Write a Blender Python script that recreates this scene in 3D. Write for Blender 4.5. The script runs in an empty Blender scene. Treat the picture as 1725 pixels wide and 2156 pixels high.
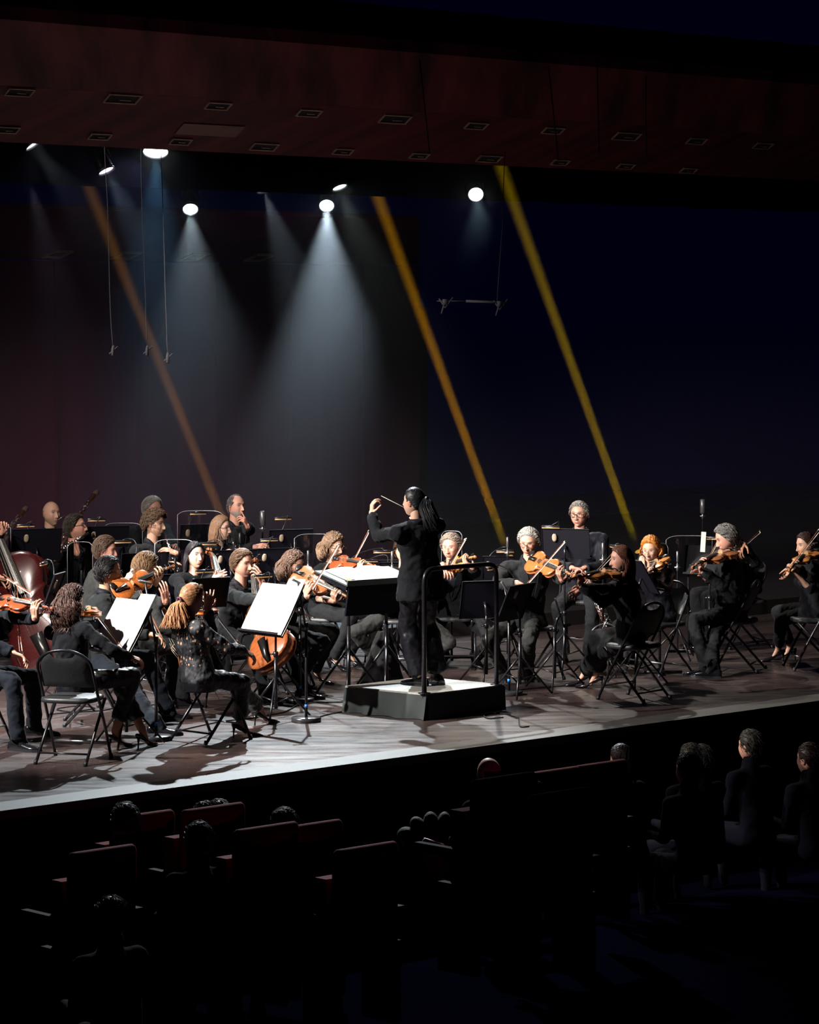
import bpy, math, random
import numpy as np
from mathutils import Vector, Matrix, noise
random.seed(7)
C = bpy.context.scene.collection
SC = bpy.context.scene
PI = math.pi
# ------------------------------------------------------------------ camera
F, H, HY, CX = 6500.0, 3.2, 665.0, 862.5       # focal length in pixels of the 1725x2156 frame, eye height, horizon row
cam = bpy.data.objects.new('camera', bpy.data.cameras.new('camera'))
C.objects.link(cam); SC.camera = cam
cam.location = (0, 0, H); cam.rotation_euler = (PI/2, 0, 0)
cam.data.sensor_fit = 'VERTICAL'; cam.data.sensor_height = 36.0
cam.data.lens = F/2156*36.0
cam.data.shift_y = (HY-1078)/2156
cam.data.clip_start = 1; cam.data.clip_end = 200
SC.view_settings.view_transform = 'Standard'; SC.view_settings.look = 'None'
SC.view_settings.exposure = 0.0; SC.view_settings.gamma = 1.0
SC.view_settings.use_curve_mapping = False
SC.cycles.max_bounces = 4; SC.cycles.diffuse_bounces = 1; SC.cycles.glossy_bounces = 2
SC.cycles.transmission_bounces = 3; SC.cycles.transparent_max_bounces = 12; SC.cycles.volume_bounces = 0
SC.cycles.caustics_reflective = False; SC.cycles.caustics_refractive = False
SC.cycles.sample_clamp_indirect = 3
# ------------------------------------------------------------------ geometry of the place
def W(px, py, D): return Vector(((px-CX)*D/F, D, H-(py-HY)*D/F))
def G(px, py, z=0.0): return W(px, py, F*(H-z)/(py-HY))
E0 = Vector((-2.645, 19.94, 0)); E = Vector((.727, .6866, 0)).normalized(); U = Vector((-E.y, E.x, 0))
def ST(a, b, z=0.0): v = E0 + E*a + U*b; return Vector((v.x, v.y, z))       # stage frame: a along the edge, b upstage
def B_of(p): return (Vector(p)-E0).dot(U)
def WB(px, py, b):                                                            # the point of a pixel on the upright plane b
    q = Vector(((px-CX)/F, 1.0, -(py-HY)/F)); D = (b + E0.dot(U))/(q.x*U.x+q.y*U.y)
    return Vector((q.x*D, D, H+q.z*D))
RISER_B, RISER_Z = 5.75, 0.15
def floor_z(p): return RISER_Z if B_of(p) > RISER_B else 0.0
# ------------------------------------------------------------------ world
w = bpy.data.worlds.new('hall_dark'); SC.world = w; w.use_nodes = True
w.node_tree.nodes['Background'].inputs[0].default_value = (0.02, 0.03, 1.0, 1)
w.node_tree.nodes['Background'].inputs[1].default_value = 0.0048
# ------------------------------------------------------------------ materials
MATS = {}
def mat(name, col, rough=.6, metal=0.0, spec=.5, emit=None, estr=0, bump=None, coat=0, vcol=False, noisy=None, sheen=0, alpha=1):
    if name in MATS: return MATS[name]
    m = bpy.data.materials.new(name); m.use_nodes = True; nt = m.node_tree; b = nt.nodes['Principled BSDF']
    b.inputs['Base Color'].default_value = (*col, 1); b.inputs['Roughness'].default_value = rough
    b.inputs['Metallic'].default_value = metal; b.inputs['Specular IOR Level'].default_value = spec
    b.inputs['Coat Weight'].default_value = coat
    if sheen: b.inputs['Sheen Weight'].default_value = sheen
    if emit: b.inputs['Emission Color'].default_value = (*emit, 1); b.inputs['Emission Strength'].default_value = estr
    L = nt.links; last = None
    if vcol:
        a = nt.nodes.new('ShaderNodeVertexColor'); a.layer_name = 'Col'
        mx = nt.nodes.new('ShaderNodeMix'); mx.data_type = 'RGBA'; mx.blend_type = 'MULTIPLY'; mx.inputs[0].default_value = 1
        mx.inputs[6].default_value = (*col, 1); L.new(a.outputs[0], mx.inputs[7]); last = mx.outputs[2]
    tc = nt.nodes.new('ShaderNodeTexCoord')
    if noisy:                                          # (scale, strength, stretch)
        mp = nt.nodes.new('ShaderNodeMapping'); mp.inputs['Scale'].default_value = noisy[2] if len(noisy) > 2 else (1,1,1)
        n = nt.nodes.new('ShaderNodeTexNoise'); n.inputs['Scale'].default_value = noisy[0]; n.inputs['Detail'].default_value = 5
        L.new(tc.outputs['Object'], mp.inputs[0]); L.new(mp.outputs[0], n.inputs['Vector'])
        r = nt.nodes.new('ShaderNodeMapRange'); r.inputs[1].default_value = .3; r.inputs[2].default_value = .7
        r.inputs[3].default_value = 1-noisy[1]; r.inputs[4].default_value = 1+noisy[1]; L.new(n.outputs[0], r.inputs[0])
        mx = nt.nodes.new('ShaderNodeMix'); mx.data_type = 'RGBA'; mx.blend_type = 'MULTIPLY'; mx.inputs[0].default_value = 1
        mx.inputs[6].default_value = (*col, 1)
        if last: L.new(last, mx.inputs[6])
        L.new(r.outputs[0], mx.inputs[7]); last = mx.outputs[2]
    if last: L.new(last, b.inputs['Base Color'])
    if bump:
        n = nt.nodes.new('ShaderNodeTexNoise'); n.inputs['Scale'].default_value = bump[0]; n.inputs['Detail'].default_value = 4
        mp = nt.nodes.new('ShaderNodeMapping'); mp.inputs['Scale'].default_value = bump[2] if len(bump) > 2 else (1,1,1)
        L.new(tc.outputs['Object'], mp.inputs[0]); L.new(mp.outputs[0], n.inputs['Vector'])
        bp = nt.nodes.new('ShaderNodeBump'); bp.inputs['Strength'].default_value = bump[1]; bp.inputs['Distance'].default_value = .01
        L.new(n.outputs[0], bp.inputs['Height']); L.new(bp.outputs[0], b.inputs['Normal'])
    MATS[name] = m; return m
# ------------------------------------------------------------------ mesh collecting
class MB:
    def __init__(s): s.v = []; s.f = []; s.n = 0; s.c = []; s.mi = []
    def add(s, v, f, col=(1,1,1), mi=0):
        v = np.asarray(v, float).reshape(-1, 3); k = s.n
        s.v.append(v); s.f += [tuple(int(i)+k for i in q) for q in f]; s.n += len(v); s.mi += [mi]*len(f)
        c = np.asarray(col, float)
        s.c.append(np.tile(c, (len(v), 1)) if c.ndim == 1 else c); return s
    def mesh(s, name, origin=(0,0,0), smooth=True, vcol=False):
        me = bpy.data.meshes.new(name); v = np.concatenate(s.v) - np.array(origin, float)
        me.from_pydata(v.tolist(), [], s.f); me.update()
        if smooth: me.polygons.foreach_set('use_smooth', [True]*len(me.polygons))
        if vcol:
            c = np.concatenate(s.c); a = me.color_attributes.new('Col', 'FLOAT_COLOR', 'POINT')
            a.data.foreach_set('color', np.concatenate([c, np.ones((len(c), 1))], 1).ravel())
        if any(s.mi): me.polygons.foreach_set('material_index', s.mi)
        return me
def tag(o, label=None, cat=None, group=None, kind=None):
    for k, v in (('label', label), ('category', cat), ('group', group), ('kind', kind)):
        if v: o[k] = v
    return o
def root(name, loc, label, cat, group=None, rot=None):
    o = bpy.data.objects.new(name, None); C.objects.link(o); o.empty_display_size = .1
    if rot is not None: o.matrix_world = Matrix.Translation(loc) @ rot.to_4x4()
    else: o.location = loc
    return tag(o, label, cat, group)
def obj(name, mb, m, parent=None, origin=(0,0,0), smooth=True, vcol=False, loc=None):
    me = mb.mesh(name, origin, smooth, vcol) if isinstance(mb, MB) else mb
    if not me.materials:
        for x in (m if isinstance(m, (list, tuple)) else [m]): me.materials.append(x)
    o = bpy.data.objects.new(name, me); C.objects.link(o)
    if parent: o.parent = parent
    if loc is not None: o.location = loc
    return o
def copy_tree(o, parent=None):
    c = o.copy(); C.objects.link(c)
    if parent: c.parent = parent
    for ch in list(o.children): copy_tree(ch, c)
    return c
def V(*a): return Vector(a)
def perp(d, hint=None):
    d = Vector(d).normalized(); h = Vector(hint) if hint is not None else V(0,0,1)
    x = h - d*h.dot(d)
    if x.length < 1e-3: x = V(1,0,0) - d*d.x
    if x.length < 1e-3: x = V(0,1,0) - d*d.y
    return x.normalized()
def ringfaces(nr, k, caps=True):
    f = []
    for i in range(nr-1):
        for j in range(k): a = i*k+j; b = i*k+(j+1) % k; f.append((a, b, b+k, a+k))
    if caps: f.append(tuple(range(k))[::-1]); f.append(tuple(range((nr-1)*k, nr*k)))
    return f
def tube(mb, pts, r, k=8, col=(1,1,1), sq=1.0, hint=None, mi=0, caps=True):
    pts = [Vector(p) for p in pts]; n = len(pts)
    if not isinstance(r, (list, tuple)): r = [r]*n
    vs = []; up = None
    for i in range(n):
        t = (pts[min(i+1, n-1)]-pts[max(i-1, 0)])
        t = t.normalized() if t.length > 1e-9 else V(0,0,1)
        up = perp(t, up if up is not None else hint); sd = t.cross(up)
        for j in range(k):
            a = 2*PI*j/k; vs.append(pts[i]+sd*(math.cos(a)*r[i])+up*(math.sin(a)*r[i]*sq))
    return mb.add(vs, ringfaces(n, k, caps), col, mi)
def capsule(mb, a, b, ra, rb, k=12, col=(1,1,1), sq=1.0, hint=None):
    a, b = Vector(a), Vector(b); d = (b-a).normalized() if (b-a).length > 1e-6 else V(0,0,1)
    P, R = [], []
    for t in (1, .85, .5, .2): P.append(a-d*ra*t); R.append(ra*math.sqrt(max(1-t*t, .0004)))
    P += [a, b]; R += [ra, rb]
    for t in (.2, .5, .85, 1): P.append(b+d*rb*t); R.append(rb*math.sqrt(max(1-t*t, .0004)))
    return tube(mb, P, R, k, col, sq, hint)
_B = np.array([(-1,-1,-1),(1,-1,-1),(1,1,-1),(-1,1,-1),(-1,-1,1),(1,-1,1),(1,1,1),(-1,1,1)])*.5
_BF = [(0,3,2,1),(4,5,6,7),(0,1,5,4),(1,2,6,5),(2,3,7,6),(3,0,4,7)]
def box(mb, c, size, R=None, col=(1,1,1), mi=0):
    v = _B*np.array(size)
    if R is not None: v = v @ np.array(R).T
    return mb.add(v+np.array(c), _BF, col, mi)
def ell(mb, c, rad, R=None, n=16, m=10, col=(1,1,1)):
    vs = []
    for i in range(1, m):
        th = PI*i/m
        for j in range(n): a = 2*PI*j/n; vs.append((math.sin(th)*math.cos(a), math.sin(th)*math.sin(a), math.cos(th)))
    vs = np.array(vs+[(0,0,1),(0,0,-1)])*np.array(rad)
    if R is not None: vs = vs @ np.array(R).T
    f = [tuple(reversed(q)) for q in ringfaces(m-1, n, False)]; t = (m-1)*n
    for j in range(n): f.append((t, j, (j+1) % n)); f.append((t+1, (m-2)*n+(j+1) % n, (m-2)*n+j))
    return mb.add(vs+np.array(c), f, col)
def cyl(mb, a, b, r, k=16, col=(1,1,1), mi=0): return tube(mb, [a, b], r, k, col, mi=mi)
def frame(x, y, z): return Matrix((x, y, z)).transposed()
def bez(p0, p1, p2, p3, n=10):
    return [Vector(p0)*(1-t)**3+Vector(p1)*3*t*(1-t)**2+Vector(p2)*3*t*t*(1-t)+Vector(p3)*t**3 for t in [i/n for i in range(n+1)]]
def cat(pts, n=6):
    P = [Vector(p) for p in pts]; P = [P[0]*2-P[1]]+P+[P[-1]*2-P[-2]]; out = []
    for i in range(1, len(P)-2):
        for k in range(n):
            t = k/n; a, b, c, d = P[i-1:i+3]
            out.append(.5*((2*b)+(c-a)*t+(2*a-5*b+4*c-d)*t*t+(3*b-a-3*c+d)*t**3))
    return out+[P[-2]]
def uniq(o): return o
# ------------------------------------------------------------------ stage lighting
def spot(name, loc, aim, power, deg, blend=.6, r=.06, col=(1,1,1)):
    d = bpy.data.lights.new(name, 'SPOT'); d.energy = power; d.spot_size = math.radians(deg); d.spot_blend = blend
    d.shadow_soft_size = r; d.color = col
    o = bpy.data.objects.new(name, d); C.objects.link(o); o.location = loc
    o.rotation_euler = (Vector(aim)-Vector(loc)).to_track_quat('-Z', 'Y').to_euler(); return o
KEYP = ST(8.6, 7.0, 6.6); 
spot('key_spot', KEYP, ST(3.0, 1.3, 0), 5800, 36, .5, .06, (.86, .95, 1))
spot('back_spot', ST(11.5, 7.2, 6.4), ST(8.4, 3.2, .3), 1500, 44, .7, .10, (1, .93, .84))
spot('back_spot', ST(4.0, 7.1, 5.6), ST(4.6, 5.5, .5), 800, 55, .6, .10, (1, .95, .9))
spot('side_spot', ST(-3.6, 3.0, 6.0), ST(3.9, 2.5, .5), 6000, 40, .5, .07, (1, .94, .88))
spot('side_spot', ST(-2.6, 5.2, 6.3), ST(4.6, 2.7, .5), 7000, 38, .45, .07, (1, .94, .88))
spot('cross_spot', ST(-.5, 5.2, 6.3), ST(9.4, 3.9, .8), 5500, 38, .5, .08, (1, .92, .84))
spot('bridge_spot', ST(1.0, 1.2, 4.35), ST(10.2, 4.9, .7), 2800, 34, .8, .12, (1, .88, .78))
spot('bridge_spot', ST(-1.5, 1.6, 4.35), ST(4.8, 6.4, .9), 2300, 40, .8, .12, (1, .88, .78))
# unseen fill spots added to brighten fascia and soffit, side wall and rear wall
spot('added_soffit_fill', V(-5,14,.2), W(600,215,20.8), 430, 38, 1, .2, (1,.60,.60))  # added fill, in place of stage light reflected up to the panels
spot('added_side_wall_fill', ST(18,2.5,3.6), ST(21.5,5,1.6), 9, 120, 1, .2, (1,.2,.4))  # added red fill, lifts the side wall out of black
spot('added_rear_wall_fill', ST(6.5, 8.0, 4.0), ST(7.5, 11, 1.5), 4, 110, 1, .2, (1,.35,.6))  # added red fill inside the haze, brings out the maroon wall
# ------------------------------------------------------------------ the setting
def struct(name, mb, m, label=None, smooth=False):
    o = obj(name, mb, m, smooth=smooth); o['kind'] = 'structure'
    if label: o['label'] = label; 
    return o
def slab(a0, a1, b0, b1, z0, z1, mb=None):
    mb = mb or MB(); v = [ST(a, b, z) for z in (z0, z1) for a, b in ((a0,b0),(a1,b0),(a1,b1),(a0,b1))]
    return mb.add(v, _BF)
def floor_mat():
    m = bpy.data.materials.new('stage_floor'); m.use_nodes = True; nt = m.node_tree; L = nt.links; b = nt.nodes['Principled BSDF']
    N = nt.nodes.new; tc = N('ShaderNodeTexCoord')
    def mp(sc, rot=0):
        x = N('ShaderNodeMapping'); x.inputs['Scale'].default_value = sc; x.inputs['Rotation'].default_value = (0,0,rot)
        L.new(tc.outputs['Object'], x.inputs[0]); return x.outputs[0]
    def nz(vec, s, d=4, r=.6):
        x = N('ShaderNodeTexNoise'); x.inputs['Scale'].default_value = s; x.inputs['Detail'].default_value = d; x.inputs['Roughness'].default_value = r
        L.new(vec, x.inputs['Vector']); return x.outputs[0]
    def rmp(v, a, b_, c, d):
        x = N('ShaderNodeMapRange'); L.new(v, x.inputs[0])
        for i, q in enumerate((a, b_, c, d)): x.inputs[i+1].default_value = q
        return x.outputs[0]
    ang = math.atan2(E.y, E.x)
    vec = mp((1,1,1), -ang)
    br = N('ShaderNodeTexBrick'); br.inputs['Scale'].default_value = 1; br.inputs['Brick Width'].default_value = 1.8; br.inputs['Row Height'].default_value = .12
    br.inputs['Mortar Size'].default_value = .002; br.inputs['Color1'].default_value = (.062,.042,.038,1); br.inputs['Color2'].default_value = (.045,.031,.030,1); br.inputs['Mortar'].default_value = (.02,.014,.014,1)
    L.new(vec, br.inputs['Vector'])
    grain = nz(mp((1.0, 26, 1), -ang), 5, 6)
    mx = N('ShaderNodeMix'); mx.data_type = 'RGBA'; mx.blend_type = 'MULTIPLY'; mx.inputs[0].default_value = 1
    L.new(br.outputs[0], mx.inputs[6]); L.new(rmp(grain, .3, .7, .65, 1.35), mx.inputs[7])
    # pale scuffs, scratches and specks
    v1 = nz(mp((2.2, 30, 1), .5), 2.2, 3); v2 = nz(mp((26, 2.4, 1), .35), 2.1, 3); sp = nz(mp((1,1,1)), 34, 2)
    ad = N('ShaderNodeMath'); ad.operation = 'MAXIMUM'; L.new(rmp(v1, .64, .72, 0, 1), ad.inputs[0]); L.new(rmp(v2, .64, .72, 0, 1), ad.inputs[1])
    a2 = N('ShaderNodeMath'); a2.operation = 'MAXIMUM'; L.new(ad.outputs[0], a2.inputs[0]); L.new(rmp(sp, .69, .73, 0, 1.2), a2.inputs[1])
    ms = N('ShaderNodeMath'); ms.operation = 'MULTIPLY'; L.new(a2.outputs[0], ms.inputs[0]); ms.inputs[1].default_value = .5
    m2 = N('ShaderNodeMix'); m2.data_type = 'RGBA'; L.new(ms.outputs[0], m2.inputs[0]); L.new(mx.outputs[2], m2.inputs[6]); m2.inputs[7].default_value = (.20,.17,.155,1)
    L.new(m2.outputs[2], b.inputs['Base Color'])
    L.new(rmp(nz(mp((1, 4, 1), -ang), 2.0, 5), .3, .7, .24, .40), b.inputs['Roughness'])
    b.inputs['Specular IOR Level'].default_value = .6
    bp = N('ShaderNodeBump'); bp.inputs['Strength'].default_value = .12; bp.inputs['Distance'].default_value = .002
    L.new(grain, bp.inputs['Height']); L.new(bp.outputs[0], b.inputs['Normal']); return m
M_black = mat('black_paint', (.012,.012,.02), .5)
M_void = mat('black_drape', (.006,.006,.03), .9, spec=.1)
M_wood = mat('red_panel_wood', (.085,.012,.022), .6, spec=.15, noisy=(1.3, .55, (1, 5, 1)))
M_fascia = mat('dark_red_veneer', (.10,.020,.030), .6, spec=.15, noisy=(.9, .75, (5, 1.2, .8)))
M_apron = mat('pale_edge_board', (.060,.056,.052), .55, noisy=(6, .25, (1, 1, 1)))
struct('floor', slab(-8, 34, .30, 22, -1.15, 0), floor_mat())
struct('trim_1', slab(-8, 34, 0, .30, -.06, .002), M_apron)
struct('wall_stage_front', slab(-8, 34, .04, .29, -1.15, -.062), M_void)
struct('trim_2', slab(-8, 13.4, RISER_B, 16, .002, RISER_Z), mat('riser_black', (.02,.016,.018), .55))
struct('trim_3', slab(13.4, 34, RISER_B-.6, 16, .002, RISER_Z), mat('riser_black', (.02,.016,.018), .55))
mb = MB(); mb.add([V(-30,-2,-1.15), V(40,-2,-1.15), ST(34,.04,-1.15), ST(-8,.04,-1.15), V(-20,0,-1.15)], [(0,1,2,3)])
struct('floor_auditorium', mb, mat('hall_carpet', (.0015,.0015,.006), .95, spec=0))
# rear wall: tall red curtain-panelled wall that ends at the dark opening on the right
WB_ = 11.0
aR = (WB(883, 900, WB_)-E0).dot(E)
mb = MB()
M_wall = mat('rear_wall_wood', (.095,.008,.050), .85, spec=.08, noisy=(1.0, .25, (3, 3, .15)))
slab(-4, aR, WB_, WB_+.15, 0, 3.80, mb); slab(aR, aR+1.0, WB_+.9, WB_+1.0, 0, 3.3, mb)
k = -4
while k < aR:                                        # shallow upright battens between panels
    slab(k, k+.05, WB_-.03, WB_+.01, 0, 3.80, mb); k += 1.15
struct('wall_back', mb, M_wall)
# sloping canopy above the rear wall with its light openings
zA = WB(440, 450, 9.2).z; zB = WB(440, 552, WB_).z
aF = (WB(883, 450, 9.2)-E0).dot(E)
mb = MB(); mb.add([ST(-4,9.2,zA), ST(aF,9.2,zA), ST(aR,WB_,zB), ST(-4,WB_,zB), ST(-4,9.2,zA+.05), ST(aF,9.2,zA+.05), ST(aR,WB_,zB+.05), ST(-4,WB_,zB+.05)], _BF)
struct('ceiling_canopy', mb, M_wall)
struct('wall_right', slab(21.5, 21.6, -3, 9.5, 0, 4.4), mat('side_wall_red', (.05,.008,.018), .8, noisy=(1.5,.4,(4,4,.2))))
# front canopy: an inclined panel with light openings, the veneered fascia rising above it
BN, BF_ = 2.0, 2.56
zn = WB(0, 180, BN).z; zf = WB(0, 299, BF_).z
def inclined(name, ba, za, bb, zb, m, th=.10, a0=-1.6, a1=30):
    n_ = V(0,0,th); mb = MB(); mb.add([ST(a0,ba,za), ST(a1,ba,za), ST(a1,bb,zb), ST(a0,bb,zb), ST(a0,ba+.02,za+th), ST(a1,ba+.02,za+th), ST(a1,bb+.02,zb+th), ST(a0,bb+.02,zb+th)], _BF); return struct(name, mb, m)
inclined('ceiling', BN, zn, BF_, zf, M_wood)
inclined('ceiling_fascia', BN-.55, WB(0, 40, BN-.55).z, BN, zn+.001, M_fascia)
SL = (ST(0,BF_,zf)-ST(0,BN,zn)).normalized(); NS = E.cross(SL); NS = NS if NS.z < 0 else -NS      # the panel faces down and out to the hall
def on_canopy(px, py):
    q = V((px-CX)/F, 1.0, -(py-HY)/F); o = V(0,0,H); p0 = ST(0,BN,zn); t = (p0-o).dot(NS)/q.dot(NS); return o+q*t
def pnl(x0, x1, t0, t1): return [on_canopy(x0, t0), on_canopy(x1, t0), on_canopy(x1, t1), on_canopy(x0, t1)]
p_ = on_canopy(442, 273); m_ = MB(); box(m_, p_+NS*.004, (.62,.14,.008), frame(E, SL, E.cross(SL))); struct('trim_4', m_, mat('brown_panel', (.14,.055,.035), .6))
M_vf = mat('vent_frame', (.42,.34,.24), .6); M_vi = mat('vent_inside', (.004,.004,.008), .9)
def vent(px, py, label, group, wide=False, sc=1.0):
    p = on_canopy(px, py); X3, Y3 = E, SL; Z3 = X3.cross(Y3)
    k = -1 if Z3.dot(NS) < 0 else 1
    r = root('ceiling_vent', p, label, 'vent', group, rot=frame(X3, Y3, Z3))
    hx = (.150 if wide else .112)*sc; hy = (.050 if wide else .040)*sc; t = .010; f = MB()
    for c, d in (((0,-hy),(2*hx+t,t)), ((0,hy),(2*hx+t,t)), ((-hx,0),(t,2*hy)), ((hx,0),(t,2*hy))): box(f, (c[0], c[1], k*.006), (d[0], d[1], .012))
    obj('frame', f, M_vf, r, smooth=False)
    g = MB(); box(g, (0, 0, k*.001), (2*hx-t, 2*hy-t, .002)); obj('recess', g, M_vi, r, smooth=False)
    g = MB(); box(g, (hx*.25, hy*.35, k*.004), (hx*.7, .008, .008)); obj('baffle', g, M_vf, r, smooth=False)
R1 = [(41,193,0),(258,207,1),(459,222,0),(651,237,0),(832,250,1),(1003,264,0),(1165,274,0),(1320,286,1),(1467,296,0),(1607,306,0)]
R2 = [(15,272,0),(210,286,0),(380,297,0),(556,308,1),(722,318,0),(883,327,0),(1030,333,1),(1180,341,0),(1318,349,0),(1450,358,0)]
ordn = ['first','second','third','fourth','fifth','sixth','seventh','eighth','ninth','tenth']
for i, (x, y, w_) in enumerate(R1):
    vent(x, y, '%s opening in the near row of the red soffit, %s from the left' % ('wide' if w_ else 'small square', ordn[i]), 'near row of ceiling openings', w_)
for i, (x, y, w_) in enumerate(R2):
    vent(x, y, '%s opening in the far row of the red soffit, %s from the left' % ('wide' if w_ else 'small', ordn[i]), 'far row of ceiling openings', w_, .85)
for i, (x, y) in enumerate(((120,548),(265,550),(410,551),(545,552))):
    p = WB(x, y, 10.75); t_ = (10.75-9.2)/(WB_-9.2); p.z = zA+(zB-zA)*t_-.004
    r = root('ceiling_vent', p, 'dim slot opening high on the rear canopy, %s from the left' % ordn[i], 'vent', 'rear canopy openings', rot=frame(E, (ST(0,1,0)-ST(0,0,0)+V(0,0,(zB-zA)/(WB_-9.2))).normalized(), E.cross((ST(0,1,0)-ST(0,0,0)+V(0,0,(zB-zA)/(WB_-9.2))).normalized())))
    f = MB(); box(f, (0,-.12,-.01), (.26,.03,.02)); box(f, (0,.12,-.01), (.26,.03,.02)); box(f, (-.12,0,-.01), (.03,.24,.02)); box(f, (.12,0,-.01), (.03,.24,.02))
    obj('frame', f, M_vf, r, smooth=False)
# ------------------------------------------------------------------ lamps that hang in the haze above the rear of the stage
M_hous = mat('lamp_housing', (.02,.02,.025), .4, .3); M_rim = mat('lamp_rim', (.35,.36,.38), .35, .8)
def lamp(px, py, b, aim, power, deg, col, label, r=.085, glow=14, gcol=None, cut=None, face=None, blend=.9):
    p = WB(px, py, b); a = WB(aim[0], aim[1], b) if len(aim) == 2 else WB(*aim)
    d = (a-p).normalized()
    if face is None: face = .6
    dd = (d + (V(0,-1,0)*face)).normalized()          # the head is turned a little towards the hall
    x = perp(dd, V(1,0,0)); R = frame(x, dd.cross(x), dd)
    o = root('spotlight', p, label, 'spotlight', 'stage spotlights over the rear of the stage', rot=R)
    h = MB(); tube(h, [V(0,0,-.26), V(0,0,-.22), V(0,0,-.02), V(0,0,-.005)], [r*.55, r*.85, r*1.02, r*1.02], 24); obj('housing', h, M_hous, o)
    h = MB(); n = 28
    for z0, z1, ra, rb in ((-.01, .028, r*1.04, r*1.10),):
        v = []
        for z, q in ((z0, ra), (z1, rb), (z1, rb-.010), (z0+.006, ra-.012)):
            v += [(math.cos(2*PI*j/n)*q, math.sin(2*PI*j/n)*q, z) for j in range(n)]
        fs = ringfaces(4, n, False)+[((3*n+j), (3*n+(j+1) % n), (j+1) % n, j) for j in range(n)]; h.add(v, fs)
    obj('rim', h, M_rim, o)
    h = MB(); tube(h, [V(0,0,-.004), V(0,0,.006), V(0,0,.010)], [r*.92, r*.92, r*.6], 28)
    gc = gcol or col
    obj('lens', h, mat('lens_'+label[:30], (0,0,0), .3, emit=gc, estr=glow), o)
    h = MB()                                           # yoke
    tube(h, [V(r*1.15,0,-.1), V(r*1.15,0,-.3), V(-r*1.15,0,-.3), V(-r*1.15,0,-.1)], .009, 6); obj('yoke', h, M_hous, o)
    s = spot('spotlight_beam', p+dd*.012+d*.05, a, power, deg, blend, .03, col); return o
cw = (.70,.87,1.0)
lamp(688, 431, 8.95, (694, 960, 7.55), 1350, 42, cw, 'bright white spotlight with the strongest beam, left of the conductor and high above', .082, 20)
lamp(401, 438, 8.95, (425, 960, 7.7), 330, 46, (.72,.9,1), 'white spotlight pointing straight down above the curly-haired clarinet player', .082, 12, face=.45)
lamp(714, 391, 8.25, (800, 620), 60, 44, (.85,1,.9), 'white spotlight just above and right of the brightest one', .082, 12)
lamp(555, 396, 8.75, (690, 800), 170, 36, cw, 'spotlight half hidden by the dark border, its beam cut off at the top', .08, 2)
lamp(328, 316, 8.2, (335, 800), 210, 42, (.22,.58,1), 'large round spotlight hanging closest to the red soffit with a blue beam', .125, 14, gcol=(.9,.96,1), face=.6)
lamp(222, 356, 8.2, (330, 560), 100, 40, (.5,.72,1), 'spotlight with a pinkish lens behind the leftmost hanging cable', .085, 8, gcol=(.8,.6,.9))
lamp(67, 302, 8.2, (190, 460), 30, 40, (.8,.88,1), 'leftmost round spotlight tucked under the red soffit edge', .085, 6, gcol=(.9,.95,1))
lamp(1002, 408, 8.2, (1035, 640, 7.0), 75, 40, (.45,.72,.85), 'rightmost white spotlight with a short teal beam', .085, 14, gcol=(.95,1,1))
lamp(62, 372, 8.75, (120, 620), 45, 30, (.8,.8,1), 'faint spotlight at far left, its beam cut off at the top', .07, .3)
# narrow amber beams thrown upwards from floor lamps behind the players
def beam(x0, y0, x1, y1, b, power, label, col):
    q = WB(x1, y1, b); p = WB(x0, y0, b); d = (p-q).normalized()
    base = q - d*((q.z-.42)/max(d.z, .1)) if q.z > .42 else q
    x = perp(d, V(1,0,0)); R = frame(x, d.cross(x), d)
    o = root('beam_lamp', base, label, 'stage lamp', 'amber beam lamps behind the players', rot=R)
    h = MB(); tube(h, [V(0,0,-.25), V(0,0,-.2), V(0,0,0)], [.035, .055, .055], 20); obj('housing', h, M_hous, o)
    h = MB(); tube(h, [V(0,0,0), V(0,0,.006)], .045, 20); obj('lens', h, mat('amber_lens', (0,0,0), emit=(1,.5,.08), estr=.6), o)
    h = MB(); g = R.inverted() @ V(0,0,-1); hz = base.z - RISER_Z
    tube(h, [V(0,0,-.15), g*hz], .03, 8); obj('stand', h, M_hous, o)
    spot('amber_beam', base+d*.09, p, power*260, 1.35, .5, .05, col)
beam(197, 418, 466, 1085, 8.75, 230, 'amber beam lamp on the riser behind the bearded man, its beam crossing the rear wall', (1,.40,.08))
beam(797, 418, 1066, 1155, 8.75, 600, 'amber beam lamp on the riser right of the conductor, its orange beam leaning left', (1,.42,.0))
beam(1058, 360, 1338, 1140, 8.3, 420, 'yellow beam lamp on the riser behind the orange-haired violinist', (1,.62,.0))
zb_ = WB(400, 399, 8.42).z
mb = MB(); n = 160; vs = []
for i in range(n+1):
    a = -6+28*i/n; o_ = .03*math.sin(i*1.1)
    vs += [ST(a, 8.42+o_, zb_), ST(a, 8.42+o_, 6.6)]
fs = [(2*i, 2*i+2, 2*i+3, 2*i+1) for i in range(n)]; k = len(vs); vs += [v+U*.02 for v in vs]; fs += [tuple(q+k for q in reversed(g)) for g in fs]; mb.add(vs, fs)
b_ = obj('border_drape', mb, M_void); tag(b_, 'black pleated border drape hanging high above the rear of the stage, hiding lamps', 'drape')
# the haze that shows the beams
hz = MB(); slab(1.0, 22, 7.75, WB_-.02, .16, 4.95, hz)
m = bpy.data.materials.new('stage_haze'); m.use_nodes = True; nt = m.node_tree; nt.nodes.clear()
o_ = nt.nodes.new('ShaderNodeOutputMaterial'); vs_ = nt.nodes.new('ShaderNodeVolumeScatter')
vs_.inputs['Color'].default_value = (.95,.97,1,1); vs_.inputs['Density'].default_value = .035; vs_.inputs['Anisotropy'].default_value = .15
nt.links.new(vs_.outputs[0], o_.inputs['Volume'])
h_ = obj('haze', hz, m, smooth=False); tag(h_, 'thin stage haze that shows the light beams above the rear players', 'haze', kind='stuff')
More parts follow.
